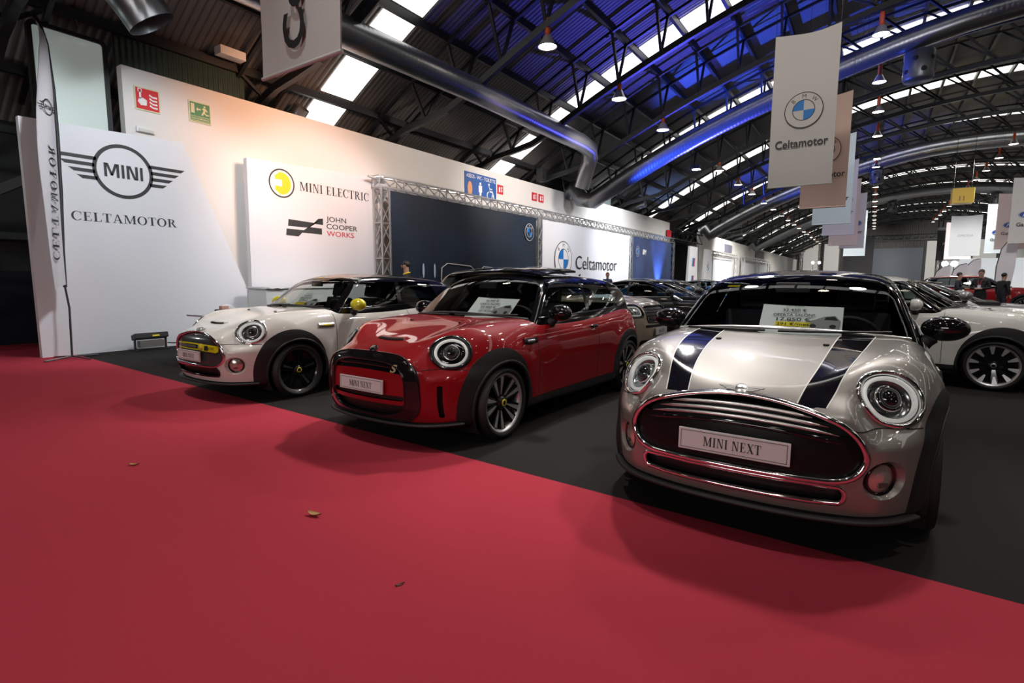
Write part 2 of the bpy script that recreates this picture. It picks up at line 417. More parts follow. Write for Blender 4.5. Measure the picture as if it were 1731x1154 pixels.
class TM:
    """triangle mesh with vertex normals"""
    def __init__(s, V, N, F): s.V, s.N, s.F = V, N, F
    def compact(s):
        u, inv = np.unique(s.F, return_inverse=True); return TM(s.V[u], s.N[u], inv.reshape(s.F.shape))
    def split(s, val):
        """cut along val=0: (val<0 part, val>=0 part)"""
        V, N, F = s.V, s.N, s.F; neg = val < 0; k = neg[F].sum(1)
        out = [[F[k == 3]], [F[k == 0]]]
        newV, newN = [V], [N]; mix = F[(k == 1) | (k == 2)]
        if len(mix):
            kk = neg[mix].sum(1); lone = np.where(kk == 1, True, False)
            sel = np.where(lone[:, None], neg[mix], ~neg[mix]); i0 = sel.argmax(1); r = np.arange(len(mix))
            a, b, c = mix[r, i0], mix[r, (i0 + 1) % 3], mix[r, (i0 + 2) % 3]
            E = np.concatenate([np.stack([a, b], 1), np.stack([a, c], 1)]); E = np.sort(E, 1)
            u, inv = np.unique(E, axis=0, return_inverse=True); inv = inv.reshape(-1)
            va, vb = val[u[:, 0]], val[u[:, 1]]; t = (va / (va - vb))[:, None]
            newV.append(V[u[:, 0]] * (1 - t) + V[u[:, 1]] * t); nn = N[u[:, 0]] * (1 - t) + N[u[:, 1]] * t
            newN.append(nn / (np.linalg.norm(nn, axis=1, keepdims=True) + 1e-12))
            p, q = len(V) + inv[:len(a)], len(V) + inv[len(a):]
            one = np.stack([a, p, q], 1); two = np.concatenate([np.stack([p, b, c], 1), np.stack([p, c, q], 1)])
            l2 = np.concatenate([lone, lone])
            out[0] += [one[lone], two[~l2]]; out[1] += [one[~lone], two[l2]]
        V2, N2 = np.concatenate(newV), np.concatenate(newN)
        return [TM(V2, N2, np.concatenate(o)).compact() if sum(map(len, o)) else TM(np.zeros((0, 3)), np.zeros((0, 3)), np.zeros((0, 3), int)) for o in out]
    def cut(s, fn): return s.split(fn(s.V))
    def off(s, d):
        d = np.asarray(d, float); return TM(s.V + s.N * (d[:, None] if d.ndim else d), s.N, s.F)
    def join(s, o): return TM(np.concatenate([s.V, o.V]), np.concatenate([s.N, o.N]), np.concatenate([s.F, o.F + len(s.V)]))
    def mesh(s, name):
        me = bpy.data.meshes.new(name)
        if not len(s.F): return me
        me.from_pydata(s.V.tolist(), [], s.F.tolist()); me.update()
        me.polygons.foreach_set('use_smooth', np.ones(len(s.F), bool))
        me.normals_split_custom_set_from_vertices(s.N.tolist()); return me
    def build(s, name, m, parent): return obj(name, s.mesh(name), m, parent)

def skin(F, inner, outer, h):
    """surface of the solid F<0, cast from an inner box towards a grid on an outer box"""
    (ax, ay, az), (bx, by, bz) = np.array(outer)
    n = [max(4, int(round((b - a) / h))) for a, b in ((ax, bx), (ay, by), (az, bz))]
    G = [np.linspace(a, b, k + 1) for (a, b), k in zip(((ax, bx), (ay, by), (az, bz)), n)]
    idx = {}; Q = []; quads = []
    def vid(i, j, k):
        key = (i, j, k)
        if key not in idx: idx[key] = len(Q); Q.append((G[0][i], G[1][j], G[2][k]))
        return idx[key]
    for i in range(n[0]):
        for j in range(n[1]):
            for k, fl in ((0, 1), (n[2], 0)):
                f = [vid(i, j, k), vid(i + 1, j, k), vid(i + 1, j + 1, k), vid(i, j + 1, k)]; quads.append(f[::-1] if fl else f)
        for k in range(n[2]):
            for j, fl in ((0, 0), (n[1], 1)):
                f = [vid(i, j, k), vid(i + 1, j, k), vid(i + 1, j, k + 1), vid(i, j, k + 1)]; quads.append(f[::-1] if fl else f)
    for j in range(n[1]):
        for k in range(n[2]):
            for i, fl in ((0, 1), (n[0], 0)):
                f = [vid(i, j, k), vid(i, j + 1, k), vid(i, j + 1, k + 1), vid(i, j, k + 1)]; quads.append(f[::-1] if fl else f)
    Q = np.array(Q); inn = np.array(inner); q = np.clip(Q, inn[0], inn[1])
    d = Q - q; d /= np.linalg.norm(d, axis=1, keepdims=True)
    V = cast(F, q, d); N = grad(F, V); qd = np.array(quads)
    return TM(V, N, np.concatenate([qd[:, [0, 1, 2]], qd[:, [0, 2, 3]]]))

def sweep(mb, P, N, w, h, closed=False, lift=0., n=8, mi=0, taper=False):
    """flattened tube along points P lying on a surface with normals N: w across, h along the normal"""
    P, N = np.asarray(P, float), np.asarray(N, float); k = len(P)
    T = (np.roll(P, -1, 0) - np.roll(P, 1, 0)) if closed else np.gradient(P, axis=0)
    T /= np.linalg.norm(T, axis=1, keepdims=True) + 1e-12
    B = np.cross(T, N); B /= np.linalg.norm(B, axis=1, keepdims=True) + 1e-12; N2 = np.cross(B, T)
    sc = np.ones(k)
    if taper: sc = np.minimum(1, np.minimum(np.arange(k), k - 1 - np.arange(k)) / (k * .12) + .15)
    V = []
    for i in range(k):
        for j in range(n):
            a = 2 * pi * j / n; ca, sa = cos(a), sin(a)
            ca = math.copysign(abs(ca) ** .6, ca); sa = math.copysign(abs(sa) ** .6, sa)
            V.append(P[i] + N2[i] * lift + B[i] * ca * w / 2 * sc[i] + N2[i] * sa * h / 2 * sc[i])
    F = [(i * n + j, i * n + (j + 1) % n, ((i + 1) % k) * n + (j + 1) % n, ((i + 1) % k) * n + j) for i in range(k if closed else k - 1) for j in range(n)]
    return mb.add(V, F, True, mi)

def front_pts(S, yz, x0=.1):
    """points (y,z) of the front view thrown on to the nose"""
    yz = np.asarray(yz, float); q = np.stack([np.full(len(yz), x0), yz[:, 0], yz[:, 1]], 1)
    P = cast(S.FL, q, np.tile([1., 0, 0], (len(q), 1)), 1.4); return P, grad(S.FL, P)
def side_pts(S, xz, sgn, F=None):
    xz = np.asarray(xz, float); q = np.stack([xz[:, 0], np.zeros(len(xz)), xz[:, 1]], 1)
    F = F or S.FL
    P = cast(F, q, np.tile([0., sgn, 0], (len(q), 1)), 1.4); return P, grad(F, P)
def top_pts(S, xy, F=None, z0=.5):
    xy = np.asarray(xy, float); q = np.stack([xy[:, 0], xy[:, 1], np.full(len(xy), z0)], 1)
    F = F or S.FL
    P = cast(F, q, np.tile([0., 0, 1.], (len(q), 1)), 1.2); return P, grad(F, P)
def sd_rbox(y, z, cy, cz, hy, hz, r):
    a = np.abs(y - cy) - hy + r; b = np.abs(z - cz) - hz + r
    return np.hypot(np.maximum(a, 0), np.maximum(b, 0)) + np.minimum(np.maximum(a, b), 0) - r
def outline(fn, cy, cz, n=120, rmax=1.0):
    """closed outline fn(y,z)=0 around (cy,cz)"""
    a = np.linspace(0, 2 * pi, n, endpoint=False); lo = np.zeros(n); hi = np.full(n, rmax)
    for _ in range(40):
        m = (lo + hi) / 2; o = fn(cy + m * np.cos(a), cz + m * np.sin(a)) > 0; hi = np.where(o, m, hi); lo = np.where(o, lo, m)
    return np.stack([cy + lo * np.cos(a), cz + lo * np.sin(a)], 1)

def hatch_shape():
    S = Shape(wb=2.495, wr=.31, by=.60, bw=.17, crown=.03, flare=.016, waist=.010, waist_z=.46, kts=.16, kn=.09, kt=.10, kws=.07, kr=.10, rcrown=.16, gbot=.78, cz0=.555, cz1=.67, czr=.13)
    S.zt = Spl((.95, .62), (.78, .715), (.66, .768), (.5, .826), (.3, .882), (.1, .925), (-.1, .955), (-.3, .976), (-.6, .985), (-1.2, .985), (-2.3, 1.015), (-2.8, .99), (-3.1, .9))
    S.bulge = Spl((.95, .05), (.7, .085), (.5, .085), (.3, .058), (.1, .034), (-.1, .018), (-.3, .006), (-.6, 0), (-3.1, 0))
    S.ws = Spl((.1, .80), (.25, .825), (.4, .842), (.58, .848), (.72, .840), (.85, .816), (.95, .788), (1.05, .75))
    S.wp = Spl((1., .86), (.6, .955), (.3, .985), (0, 1.), (-.6, 1.0), (-1.3, 1.0), (-2.2, 1.), (-2.6, .985), (-3.1, .93))
    S.P = Spl((.1, .69), (.22, .74), (.32, .772), (.42, .785), (.52, .785), (.60, .778), (.68, .760), (.74, .735), (.80, .695), (.88, .630), (.96, .55), (1.1, .38))
    S.c = Spl((-.1, .002), (0, 0), (.1, .002), (.3, .022), (.45, .058), (.54, .094), (.63, .165), (.70, .255), (.77, .39), (.83, .55), (.9, .78))
    S.c2 = Spl((-.1, .006), (0, 0), (.1, .006), (.3, .065), (.4, .13), (.484, .192), (.55, .245), (.62, .292), (.70, .350), (.76, .415), (.80, .50), (.85, .64), (.9, .82))
    S.tail = Spl((.1, -2.95), (.3, -3.02), (.55, -3.04), (.8, -3.0), (.95, -2.93), (1.1, -2.86)); S.ct = Spl((0, 0), (.4, .03), (.7, .12), (.85, .30), (.95, .5))
    S.zb = Spl((1., .2), (.5, .19), (.0, .2), (-2.5, .2), (-3.1, .26))
    S.gw = Spl((.75, .815), (.95, .765), (1.1, .705), (1.3, .613), (1.4, .56)); S.gp = Spl((.2, .94), (-.4, .985), (-1.2, 1.), (-2.0, .985), (-3., .89))
    S.ws_x = Spl((.75, .03), (.99, -.335), (1.15, -.582), (1.3, -.815), (1.38, -.940), (1.5, -1.13)); S.ws_k = Spl((.75, .52), (1., .45), (1.35, .29), (1.5, .2))
    S.rw = Spl((.75, -3.0), (1.0, -2.95), (1.2, -2.87), (1.32, -2.76), (1.5, -2.55))
    S.zr = Spl((-.4, 1.305), (-.85, 1.365), (-1.15, 1.393), (-1.55, 1.405), (-2.0, 1.393), (-2.5, 1.355), (-2.9, 1.305), (-3.2, 1.26))
    return S

_base = {}
def base_meshes(key, fn, h):
    if key in _base: return _base[key]
    S = fn(); x0, x1 = S.box_x if hasattr(S, 'box_x') else (-3.2, .95)
    low = skin(S.FL, ((x0 + .5, -.48, .45), (x1 - .62, .48, .60)), ((x0, -1.02, .02), (x1, 1.02, 1.12)), h)
    gx0, gx1 = S.gbox_x if hasattr(S, 'gbox_x') else (-3.2, .0)
    ztop = S.box_z if hasattr(S, 'box_z') else 1.55
    gr = skin(S.FG, ((gx0 + .85, -.25, S.gbot + .1), (gx1 - 1.05, .25, 1.12)), ((gx0, -.98, S.gbot - .08), (gx1, .98, ztop)), h)
    low = low.cut(lambda V: -(S.FG(V) + .006))[0]       # open under the glasshouse
    gr = gr.cut(lambda V: -(S.FL(V) + .002))[0]
    _base[key] = (S, low, gr); return _base[key]

def frame_on(S, y, z):
    """local frame on the nose at (y,z): origin, across, up, out"""
    P, N = front_pts(S, [(y, z)]); n = N[0]
    a = np.cross([0, 0, 1.], n); a /= np.linalg.norm(a); b = np.cross(n, a); return P[0], a, b, n
def ellipse_cut(fr, ra, rb, depth=.25):
    O, a, b, n = fr
    def f(V):
        d = V - O; r = np.sqrt((d @ a / ra) ** 2 + (d @ b / rb) ** 2) - 1
        return np.where((np.abs(d @ n) < depth), r, np.maximum(r, .2)) * min(ra, rb)
    return f
def rings(mb, S, fr, ra, rb, spec, n=48, mi=0):
    """elliptical bands: spec = [(scale, height above the body skin)]"""
    O, a, b, nn = fr; t = np.linspace(0, 2 * pi, n, endpoint=False); V = []
    edge = O + np.outer(ra * np.cos(t), a) + np.outer(rb * np.sin(t), b)
    Pe = cast(S.FL, edge - nn * .35, np.tile(nn, (n, 1)), .8); sag = (Pe - edge) @ nn
    for s, hh in spec:
        V.append(O + np.outer(ra * s * np.cos(t), a) + np.outer(rb * s * np.sin(t), b) + np.outer(sag * s ** 2 + hh, nn))
    V = np.concatenate(V); F = [(i * n + j, (i + 1) * n + j, (i + 1) * n + (j + 1) % n, i * n + (j + 1) % n) for i in range(len(spec) - 1) for j in range(n)]
    F = [f[::-1] for f in F]
    return mb.add(V, F, True, mi)
def disc(mb, S, fr, ra, rb, s, hh, n=48, dome=0., mi=0):
    O, a, b, nn = fr
    rings(mb, S, fr, ra, rb, [(s, hh)] + [(s * k, hh + dome * (1 - k * k)) for k in (.8, .6, .4, .2, .02)], n, mi)
    return mb

# ---------------------------------------------------------------- wheels
def make_wheel(parent, x, y, z, R, rim, side, style, tyre_w=.2, caliper=None, steer=0.):
    """side +1: outer face towards +y"""
    wq = empty('wheel', (x, y, z), 0); wq.parent = parent; wq.rotation_euler = (0, 0, steer)
    Rm = Matrix.Identity(3) if side > 0 else Matrix.Rotation(pi, 3, 'Z')
    w2 = tyre_w / 2; sw = R - rim
    prof = [(rim - .012, -w2 * .75), (rim + sw * .35, -w2), (R - .03, -w2 * .98), (R - .006, -w2 * .82), (R, -w2 * .5), (R, w2 * .5), (R - .006, w2 * .82), (R - .03, w2 * .98), (rim + sw * .5, w2 * 1.02), (rim + .012, w2 * .92), (rim - .01, w2 * .80)]
    # lathe about Y: axis 'Y' maps z -> y
    MB().lathe(prof, 56, axis='Y', R=Rm @ Matrix.Identity(3)).build('tyre', M['rubber'], wq)
    b = MB()
    lip = [(rim - .012, -w2 * .7), (rim - .03, w2 * .3), (rim - .022, w2 * .72), (rim - .004, w2 * .84), (rim + .004, w2 * .86)]
    b.lathe([(r, yy) for r, yy in lip], 56, axis='Y', R=Rm, mi=1 if style != 'paddle_white' else 1)
    b.lathe([(rim - .015, -w2 * .2), (.05, -w2 * .2)], 40, axis='Y', R=Rm, mi=2)
    def spoke(a, r0, r1, wa, wb_, y0, y1, th, mi):
        # tapered bar in the wheel plane from radius r0 (width wa) to r1 (width wb_)
        c, s_ = cos(a), sin(a); V = []
        for r, ww, yy in ((r0, wa, y0), (r1, wb_, y1)):
            for dw, dy in ((-1, 0), (1, 0), (.8, -th), (-.8, -th)):
                V.append(Rm @ Vector((r * c - dw * ww / 2 * s_, yy + dy, r * s_ + dw * ww / 2 * c)))
        b.add(V, [(0, 1, 5, 4), (1, 2, 6, 5), (2, 3, 7, 6), (3, 0, 4, 7), (4, 5, 6, 7), (3, 2, 1, 0)], mi=mi)
    yo = w2 * .78
    if style == 'paddle':        # ten paired paddle spokes, dark with bright machined faces
        for k in range(10):
            a = 2 * pi * k / 10 + (.07 if k % 2 else -.07) + .3
            spoke(a, .045, rim - .012, .035, .085, yo - .035, yo - .006, .03, 0)
            spoke(a, .07, rim - .03, .010, .040, yo - .028, yo - .003, .004, 1)
    elif style == 'five':        # five broad dark spokes over a dark disc
        b.lathe([(rim - .02, yo - .030), (rim * .6, yo - .020), (.04, yo - .03)], 40, axis='Y', R=Rm, mi=0)
        for k in range(5):
            a = 2 * pi * k / 5 + .35
            spoke(a, .03, rim - .02, .060, .115, yo - .018, yo - .004, .02, 0)
            spoke(a, .07, rim - .05, .014, .03, yo - .014, yo + .001, .006, 1 if k in (0, 2, 3) else 0)
    else:                        # ten bright tipped paddles
        for k in range(10):
            a = 2 * pi * k / 10 + .2
            spoke(a, .045, rim - .012, .03, .075, yo - .035, yo - .006, .03, 0)
            spoke(a, rim * .55, rim - .02, .018, .055, yo - .018, yo - .001, .006, 1)
    b.lathe([(.001, yo - .004), (.045, yo - .006), (.055, yo - .03)], 24, axis='Y', R=Rm, mi=0)
    b.build('rim', [M['black_gloss'], M['alloy'] if style != 'five' else M['dkgrey'], M['dark']], wq)
    cap = MB().lathe([(.001, yo + .003), (.020, yo + .003)], 24, axis='Y', R=Rm, mi=0)
    cap.lathe([(.020, yo + .004), (.028, yo + .004), (.030, yo - .003)], 24, axis='Y', R=Rm, mi=1)
    cap.build('hub_cap', [M['black_gloss'], M['yellow'] if style in ('paddle', 'five') else M['satin']], wq)
    return wq
# ---------------------------------------------------------------- the small hatchbacks
def plate(parent, S, z, text=True, w=.52, h=.11, y=0.):
    P, N = front_pts(S, [(y, z + .05), (y, z - .05), (y, z)]); up = Vector(P[0] - P[1]).normalized(); X = Vector((0, 1, 0)); n = X.cross(up).normalized()
    n = n if n.x > 0 else -n
    O = Vector(P[2]) + n * .016
    R = Matrix((X, up, n)).transposed()
    o = MB().box(O, (w, h, .012), R).build('license_plate', M['plate'], parent, .003)
    fr = (O + n * .006, X, up)
    b = MB()
    for a, c, e, f in ((-w / 2 + .012, -h / 2 + .010, w / 2 - .012, -h / 2 + .0125), (-w / 2 + .012, h / 2 - .0125, w / 2 - .012, h / 2 - .010)):
        poly2(b, [(a, c), (e, c), (e, f), (a, f)], fr, .0012)
    for a in (-w / 2 + .012, w / 2 - .0145): poly2(b, [(a, -h / 2 + .01), (a + .0025, -h / 2 + .01), (a + .0025, h / 2 - .01), (a, h / 2 - .01)], fr, .0012)
    flat(b, serif_text('MINI NEXT'), fr, 0, -.024, .047, lift=.0015, fit=.27)
    b.build('plate_lettering', M['ink'], o)
    return o

def headlight(car, S, sy, style):
    fr = frame_on(S, .623 * sy, .764); ra, rb = .166, .146
    hq = empty('headlight'); hq.parent = car
    b = MB(); rings(b, S, fr, ra, rb, [(1.01, -.012), (1.02, .004), (.985, .014), (.93, .016), (.855, .008), (.83, -.012)])
    b.build('headlight_bezel', M['chrome'] if style != 'fl' else M['black_gloss'], hq)
    b = MB(); rings(b, S, fr, ra, rb, [(.84, -.004), (.80, -.03), (.6, -.055), (.45, -.06), (.02, -.06)]); b.build('lamp_bowl', M['lamp_bowl'] if style != 'fl' else M['black_gloss'], hq)
    b = MB()
    rings(b, S, fr, ra, rb, [(.80, -.010), (.785, .0), (.69, .0), (.665, -.02)])
    b.build('daylight_ring', M['drl'], hq)
    O, a, bb, n = fr; c = Vector(O) - Vector(n) * .022 + Vector(bb) * .004
    R = Matrix((Vector(a), Vector(bb), Vector(n))).transposed()
    b = MB().ellipsoid(c, (.055, .058, .042), R=R); b.build('projector_lens', M['lens'], hq)
    b = MB(); b.lathe([(.052, .0), (.062, .012), (.066, .0), (.068, -.03)], 32, c=c, R=R); b.build('projector_ring', M['chrome'], hq)
    b = MB(); disc(b, S, fr, ra, rb, .86, .012, dome=.018); b.build('headlight_cover', M['clear'], hq)
    return fr, ra, rb

def fog(car, S, sy, rec=True, big=False):
    fr = frame_on(S, .63 * sy, .415)
    fq = empty('fog_lamp'); fq.parent = car
    b = MB()
    if big:
        rings(b, S, fr, .112, .092, [(1.0, .0), (.95, -.006), (.80, -.032), (.6, -.04), (.02, -.04)]); b.build('fog_lamp_recess', PAINT[0], fq)
    O, a, bb, n = fr
    rr = .066
    b = MB(); rings(b, S, fr, rr + .016, rr + .016, [(1.0, -.045), (.98, -.022), (.90, -.018), (.80, -.045)]); b.build('fog_lamp_ring', M['black_gloss'], fq)
    b = MB(); disc(b, S, fr, rr, rr, 1.0, -.030, dome=.014); b.build('fog_lamp_lens', M['amber'], fq)
    b = MB(); R = Matrix((Vector(a), Vector(bb), Vector(n))).transposed()
    b.box(Vector(O) - Vector(n) * .016 - Vector(bb) * .025, (.045, .022, .004), R); b.build('fog_lamp_bulb_slot', M['lamp_bowl'], fq)

PAINT = [None]
def wiper(car, S, y0, y1, z0, z1):
    P, N = wind_pts(S, y0, y1, z0, 14, z1); b = MB()
    for i in range(len(P)): P[i] += N[i] * .012
    sweep(b, P, N, .014, .014); b.build('wiper', M['cladding'], car)
def wind_pts(S, y0, y1, z, n=14, z1=None):
    ys = np.linspace(y0, y1, n); zs = np.linspace(z, z if z1 is None else z1, n)
    q = np.stack([np.full(n, -1.4), ys, zs], 1); P = cast(S.FG, q, np.tile([1., 0, 0], (n, 1)), 1.6); return P, grad(S.FG, P)

def seats(car, x=-1.15, z=.30, w=.5, parts=True):
    for sy in (-1, 1):
        b = MB(); y = sy * .36
        b.box((x + .1, y, z + .13), (.52, w, .16)); R = Matrix.Rotation(radians(-14), 3, 'Y')
        b.box((x - .22, y, z + .47), (.13, w * .92, .62), R)
        s = b.build('front_seat', M['seat'], car, .04)
        b = MB().box((x - .31, y, z + .88), (.10, .25, .19), R)
        b.build('headrest', M['seat'], s, .035)
    b = MB().box((x - 1.05, 0, z + .2), (.5, 1.1, .2)); b.box((x - 1.33, 0, z + .5), (.14, 1.1, .5), Matrix.Rotation(radians(-16), 3, 'Y'))
    b.build('rear_seat', M['seat'], car, .04)
def interior(car, S, wheel_side=1):
    b = MB(); b.box((-1.6, 0, .30), (2.3, 1.3, .06)); b.build('cabin_floor', M['dash'], car)
    b = MB(); b.box((-.62, 0, .86), (.5, 1.34, .16)); b.box((-.75, 0, .70), (.2, 1.3, .3)); b.build('dashboard', M['dash'], car, .03)
    t = np.linspace(0, 2 * pi, 28, endpoint=False); y = .36 * wheel_side
    R = Matrix.Rotation(radians(-64), 3, 'Y')
    pts = [Vector((-.93, y, .90)) + R @ Vector((.185 * cos(a), .185 * sin(a), 0)) for a in t]
    b = MB().tube(pts, .015, 8, closed=True); b.box((-.90, y, .89), (.05, .16, .12)); b.bar((-.90, y - .17, .91), (-.90, y + .17, .91), .03, .03); b.build('steering_wheel', M['dash'], car)
    seats(car)
    b = MB().box((-.83, 0, 1.27), (.03, .22, .07)); b.build('rear_view_mirror', M['dash'], car, .012)

def mirror(car, sy, paint, x=-.80, z=1.02, y=.845, chrome=False):
    R = Matrix.Rotation(radians(-8 * sy), 3, 'Z')
    mq = empty('door_mirror'); mq.parent = car
    b = MB().ellipsoid((x, (y + .03) * sy, z), (.085, .125, .078), 24, 14, R)
    # flatten the rear face
    b.V = [(max(v[0], x - .045), v[1], v[2]) for v in b.V]
    b.build('mirror_cap', paint, mq)
    b = MB(); b.tube([(x - .0, sy * .775, .925), (x, sy * .80, .945), (x, sy * (y - .01), z - .06)], [.05, .042, .03], 12); b.build('mirror_foot', M['cladding'], mq)

def arch_field(S, cx, rx, rz, cz=.33):
    def f(V):
        r = np.hypot((V[:, 0] - cx) / rx, (V[:, 2] - cz) / rz) - 1
        return np.where((np.abs(V[:, 1]) > .5), r * min(rx, rz), .3)
    return f

def mini_car(label, loc, rz, paint, front, wheels, mirror_paint=None, roof=None, group=None, stripes=False, trim=None, mirror_x=-.80, rim=.248, sunroof=False, tint='glass', plate_on=True):
    S, low, gr = base_meshes('hatch', hatch_shape, .026)
    PAINT[0] = paint
    car = empty('car', (*loc, .006), rz, label, 'car', group)
    roof = roof or M['black_gloss']; mirror_paint = mirror_paint or M['black_gloss']
    # --- wheel openings and black arch cladding
    body = low; clad = None
    arches = [(0.0, .352, .31, .06, .42, .45, .325), (-S.wb, .352, .31, -S.wb + .02, .43, .43, .32)]
    for wx, r, z, ox, rx, rzz, oz in arches:
        body = body.cut(arch_field(S, wx, r, r, z))[1]
    low_f = lambda V: V[:, 2] - np.where(V[:, 0] > .2, .235, .285)
    dark, body = body.cut(low_f)
    parts = [dark.off(.004)]
    for wx, r, z, ox, rx, rzz, oz in arches:
        f = arch_field(S, ox, rx, rzz, oz); a, body = body.cut(f)
        parts.append(a.off(.013 * sstep(-f(a.V), 0, .03)))
    parts[0].build('sill_cladding', M['cladding'], car)
    for q in parts[1:]:
        for sy in (1, -1): q.cut(lambda V: -sy * V[:, 1])[0].build('wheel_arch_cladding', M['cladding'], car)
    for wx, r, z, *_ in arches:
        for sy in (-1, 1):
            b = MB(); xz = [(wx + r * cos(t), z + r * sin(t)) for t in np.linspace(-.35, pi + .35, 40)]
            P, N = side_pts(S, xz, sy); sweep(b, P, N, .03, .03, lift=.004); b.build('wheel_arch_lip', M['cladding'], car)
    for wx in (0, -S.wb):
        for sy in (-1, 1): MB().lathe([(.36, .80 * sy), (.362, .5 * sy), (.02, .5 * sy)], 32, c=(wx, 0, .31), axis='Y', a0=pi - .6, a1=2 * pi + .6).build('wheel_well', M['dark'], car)
    # --- headlight openings
    frs = [frame_on(S, .623 * sy, .764) for sy in (1, -1)]
    for fr in frs: body = body.cut(ellipse_cut(fr, .166, .146))[1]
    if front != 'facelift':
        for sy in (1, -1): body = body.cut(ellipse_cut(frame_on(S, .63 * sy, .415), .112, .092, .12))[1]
    # --- nose openings
    is_front = lambda V, f: np.where((V[:, 0] > .4), f, .5)
    if front == 'classic' or front == 'ev':
        gfn = lambda y, z: smax(smax(z - (.750 - .40 * y * y), .402 - z, .03), (np.abs(y) - .553) * .9, .15)
        gc, gz = 0., .55
        ifn = lambda y, z: sd_rbox(y, z, 0, .338, .475, .046, .04)
    else:
        gfn = lambda y, z: ((np.abs(y) / (.535 + .01 * np.clip((.5 - z) / .2, -1, 1))) ** 3.6 + (np.abs(z - .478) / .262) ** 3.6) ** (1 / 3.6) * .262 - .262
        gc, gz = 0., .478
        ifn = None
    G, body = body.cut(lambda V: is_front(V, gfn(V[:, 1], V[:, 2])))
    gq = empty('front_grille'); gq.parent = car
    P, N = front_pts(S, outline(gfn, gc, gz, 160))
    if front == 'classic':
        up, lo = G.cut(lambda V: .615 - V[:, 2])
        lo.off(-.012).build('grille_panel', M['grille_black'], gq); up.off(-.05).build('grille_backing', M['dark'], gq)
        b = MB(); sweep(b, P, N, .029, .026, True, .003); b.build('chrome_surround', M['chrome'], gq)
        for zz, yy in ((.712, .33), (.683, .40), (.654, .445), (.622, .475)):
            q, nn = front_pts(S, [(y, zz - .05 * (abs(y) / .5) ** 2.2) for y in np.linspace(-yy, yy, 40)]); b = MB(); sweep(b, q, nn, .017 if zz > .63 else .026, .022, lift=-.014, taper=True)
            b.build('grille_slat', M['satin'] if zz > .63 else M['black_gloss'], gq)
    elif front == 'ev':
        f1 = lambda V: sd_rbox(V[:, 1], V[:, 2], 0, .598, .50, .052, .02)
        G.off(-.012).build('grille_panel', M['dkgrey'], gq)
        b = MB(); sweep(b, P, N, .03, .028, True, .004); b.build('dark_chrome_surround', M['chrome'], gq)
        ye = G.cut(lambda V: sd_rbox(V[:, 1], V[:, 2], -.15, .628 - .02 * (V[:, 1] / .5) ** 2, .33, .010, .008))[0].off(-.006)
        ye2 = G.cut(lambda V: sd_rbox(V[:, 1], V[:, 2], -.1, .575 - .02 * (V[:, 1] / .5) ** 2, .38, .009, .008))[0].off(-.006)
        ye3 = G.cut(lambda V: sd_rbox(V[:, 1], V[:, 2], .33, .600 - .02 * (V[:, 1] / .5) ** 2, .145, .037, .01))[0].off(-.006)
        ye.join(ye2).join(ye3).build('yellow_grille_strip', M['yellow'], gq)
        ch = G.cut(lambda V: sd_rbox(V[:, 1], V[:, 2], -.12, .602 - .02 * (V[:, 1] / .5) ** 2, .24, .013, .01))[0].off(-.004)
        ch.build('bright_grille_strip', M['satin'], gq)
        fr = frame_on(S, .20, .60); b = MB(); rings(b, S, fr, .036, .036, [(1, -.006), (1, .004), (.02, .006)]); b.build('plug_badge', M['yellow'], gq)
        fr = frame_on(S, .36, .592); O, a, bb, n = fr; b = MB()
        flat(b, text_mb('ELECTRIC', .03), (Vector(O) + Vector(n) * .001, Vector(a), Vector(bb)), 0, -.012, .024, fit=.14, lift=.001); poly2(b, [(-.085, -.026), (-.03, -.026), (-.03, .026), (-.085, .026)], (Vector(O), Vector(a), Vector(bb)), .0005)
        b.build('badge_lettering', M['ink'], gq)
    else:
        ring, inn = G.cut(lambda V: -(gfn(V[:, 1], V[:, 2]) + .052))
        ring.off(.012).build('grille_frame', M['black_gloss'], gq)
        b = MB(); sweep(b, P, N, .02, .03, True, .004); b.build('grille_frame_edge', M['black_gloss'], gq)
        P2, N2 = front_pts(S, outline(lambda y, z: gfn(y, z) + .052, gc, gz, 160)); b = MB(); sweep(b, P2, N2, .012, .03, True, .004); b.build('grille_inner_edge', M['black_gloss'], gq)
        topb, rest = inn.cut(lambda V: (.622 - .03 * (V[:, 1] / .5) ** 2) - V[:, 2])
        topb.off(-.016).build('grille_band', M['black_gloss'], gq)
        q, nn = front_pts(S, [(y, .668 - .03 * (abs(y) / .5) ** 2) for y in np.linspace(-.44, .44, 40)]); b = MB(); sweep(b, q, nn, .03, .02, lift=-.008, taper=True); b.build('grille_slat', M['black_gloss'], gq)
        mid, lowp = rest.cut(lambda V: (.365 + .09 * np.maximum(np.abs(V[:, 1]) - .40, 0) / .1 * .3) - V[:, 2])
        slot, mid = mid.cut(lambda V: sd_rbox(V[:, 1], V[:, 2], 0, .418, .42, .020, .018))
        mid.off(.0).build('grille_body_panel', paint, gq); slot.off(-.02).build('grille_slot', M['mesh_dark'], gq); lowp.off(-.03).build('lower_intake_mesh', M['mesh_dark'], gq)
        fr = frame_on(S, .33, .645); O, a, bb, n = fr; b = MB(); flat(b, text_mb('S', .03, .25), (Vector(O) + Vector(n) * .004, Vector(a), Vector(bb)), 0, -.03, .06, sx=1.35, lift=.010); b.build('sport_badge', M['brass'], gq)
        for sy in (-1, 1):
            sl, body = body.cut(lambda V: is_front(V, sd_rbox(V[:, 1] * sy, V[:, 2], .655, .40, .014, .125, .013)))
            sl.off(-.03).build('air_curtain_slot', M['dark'], car)
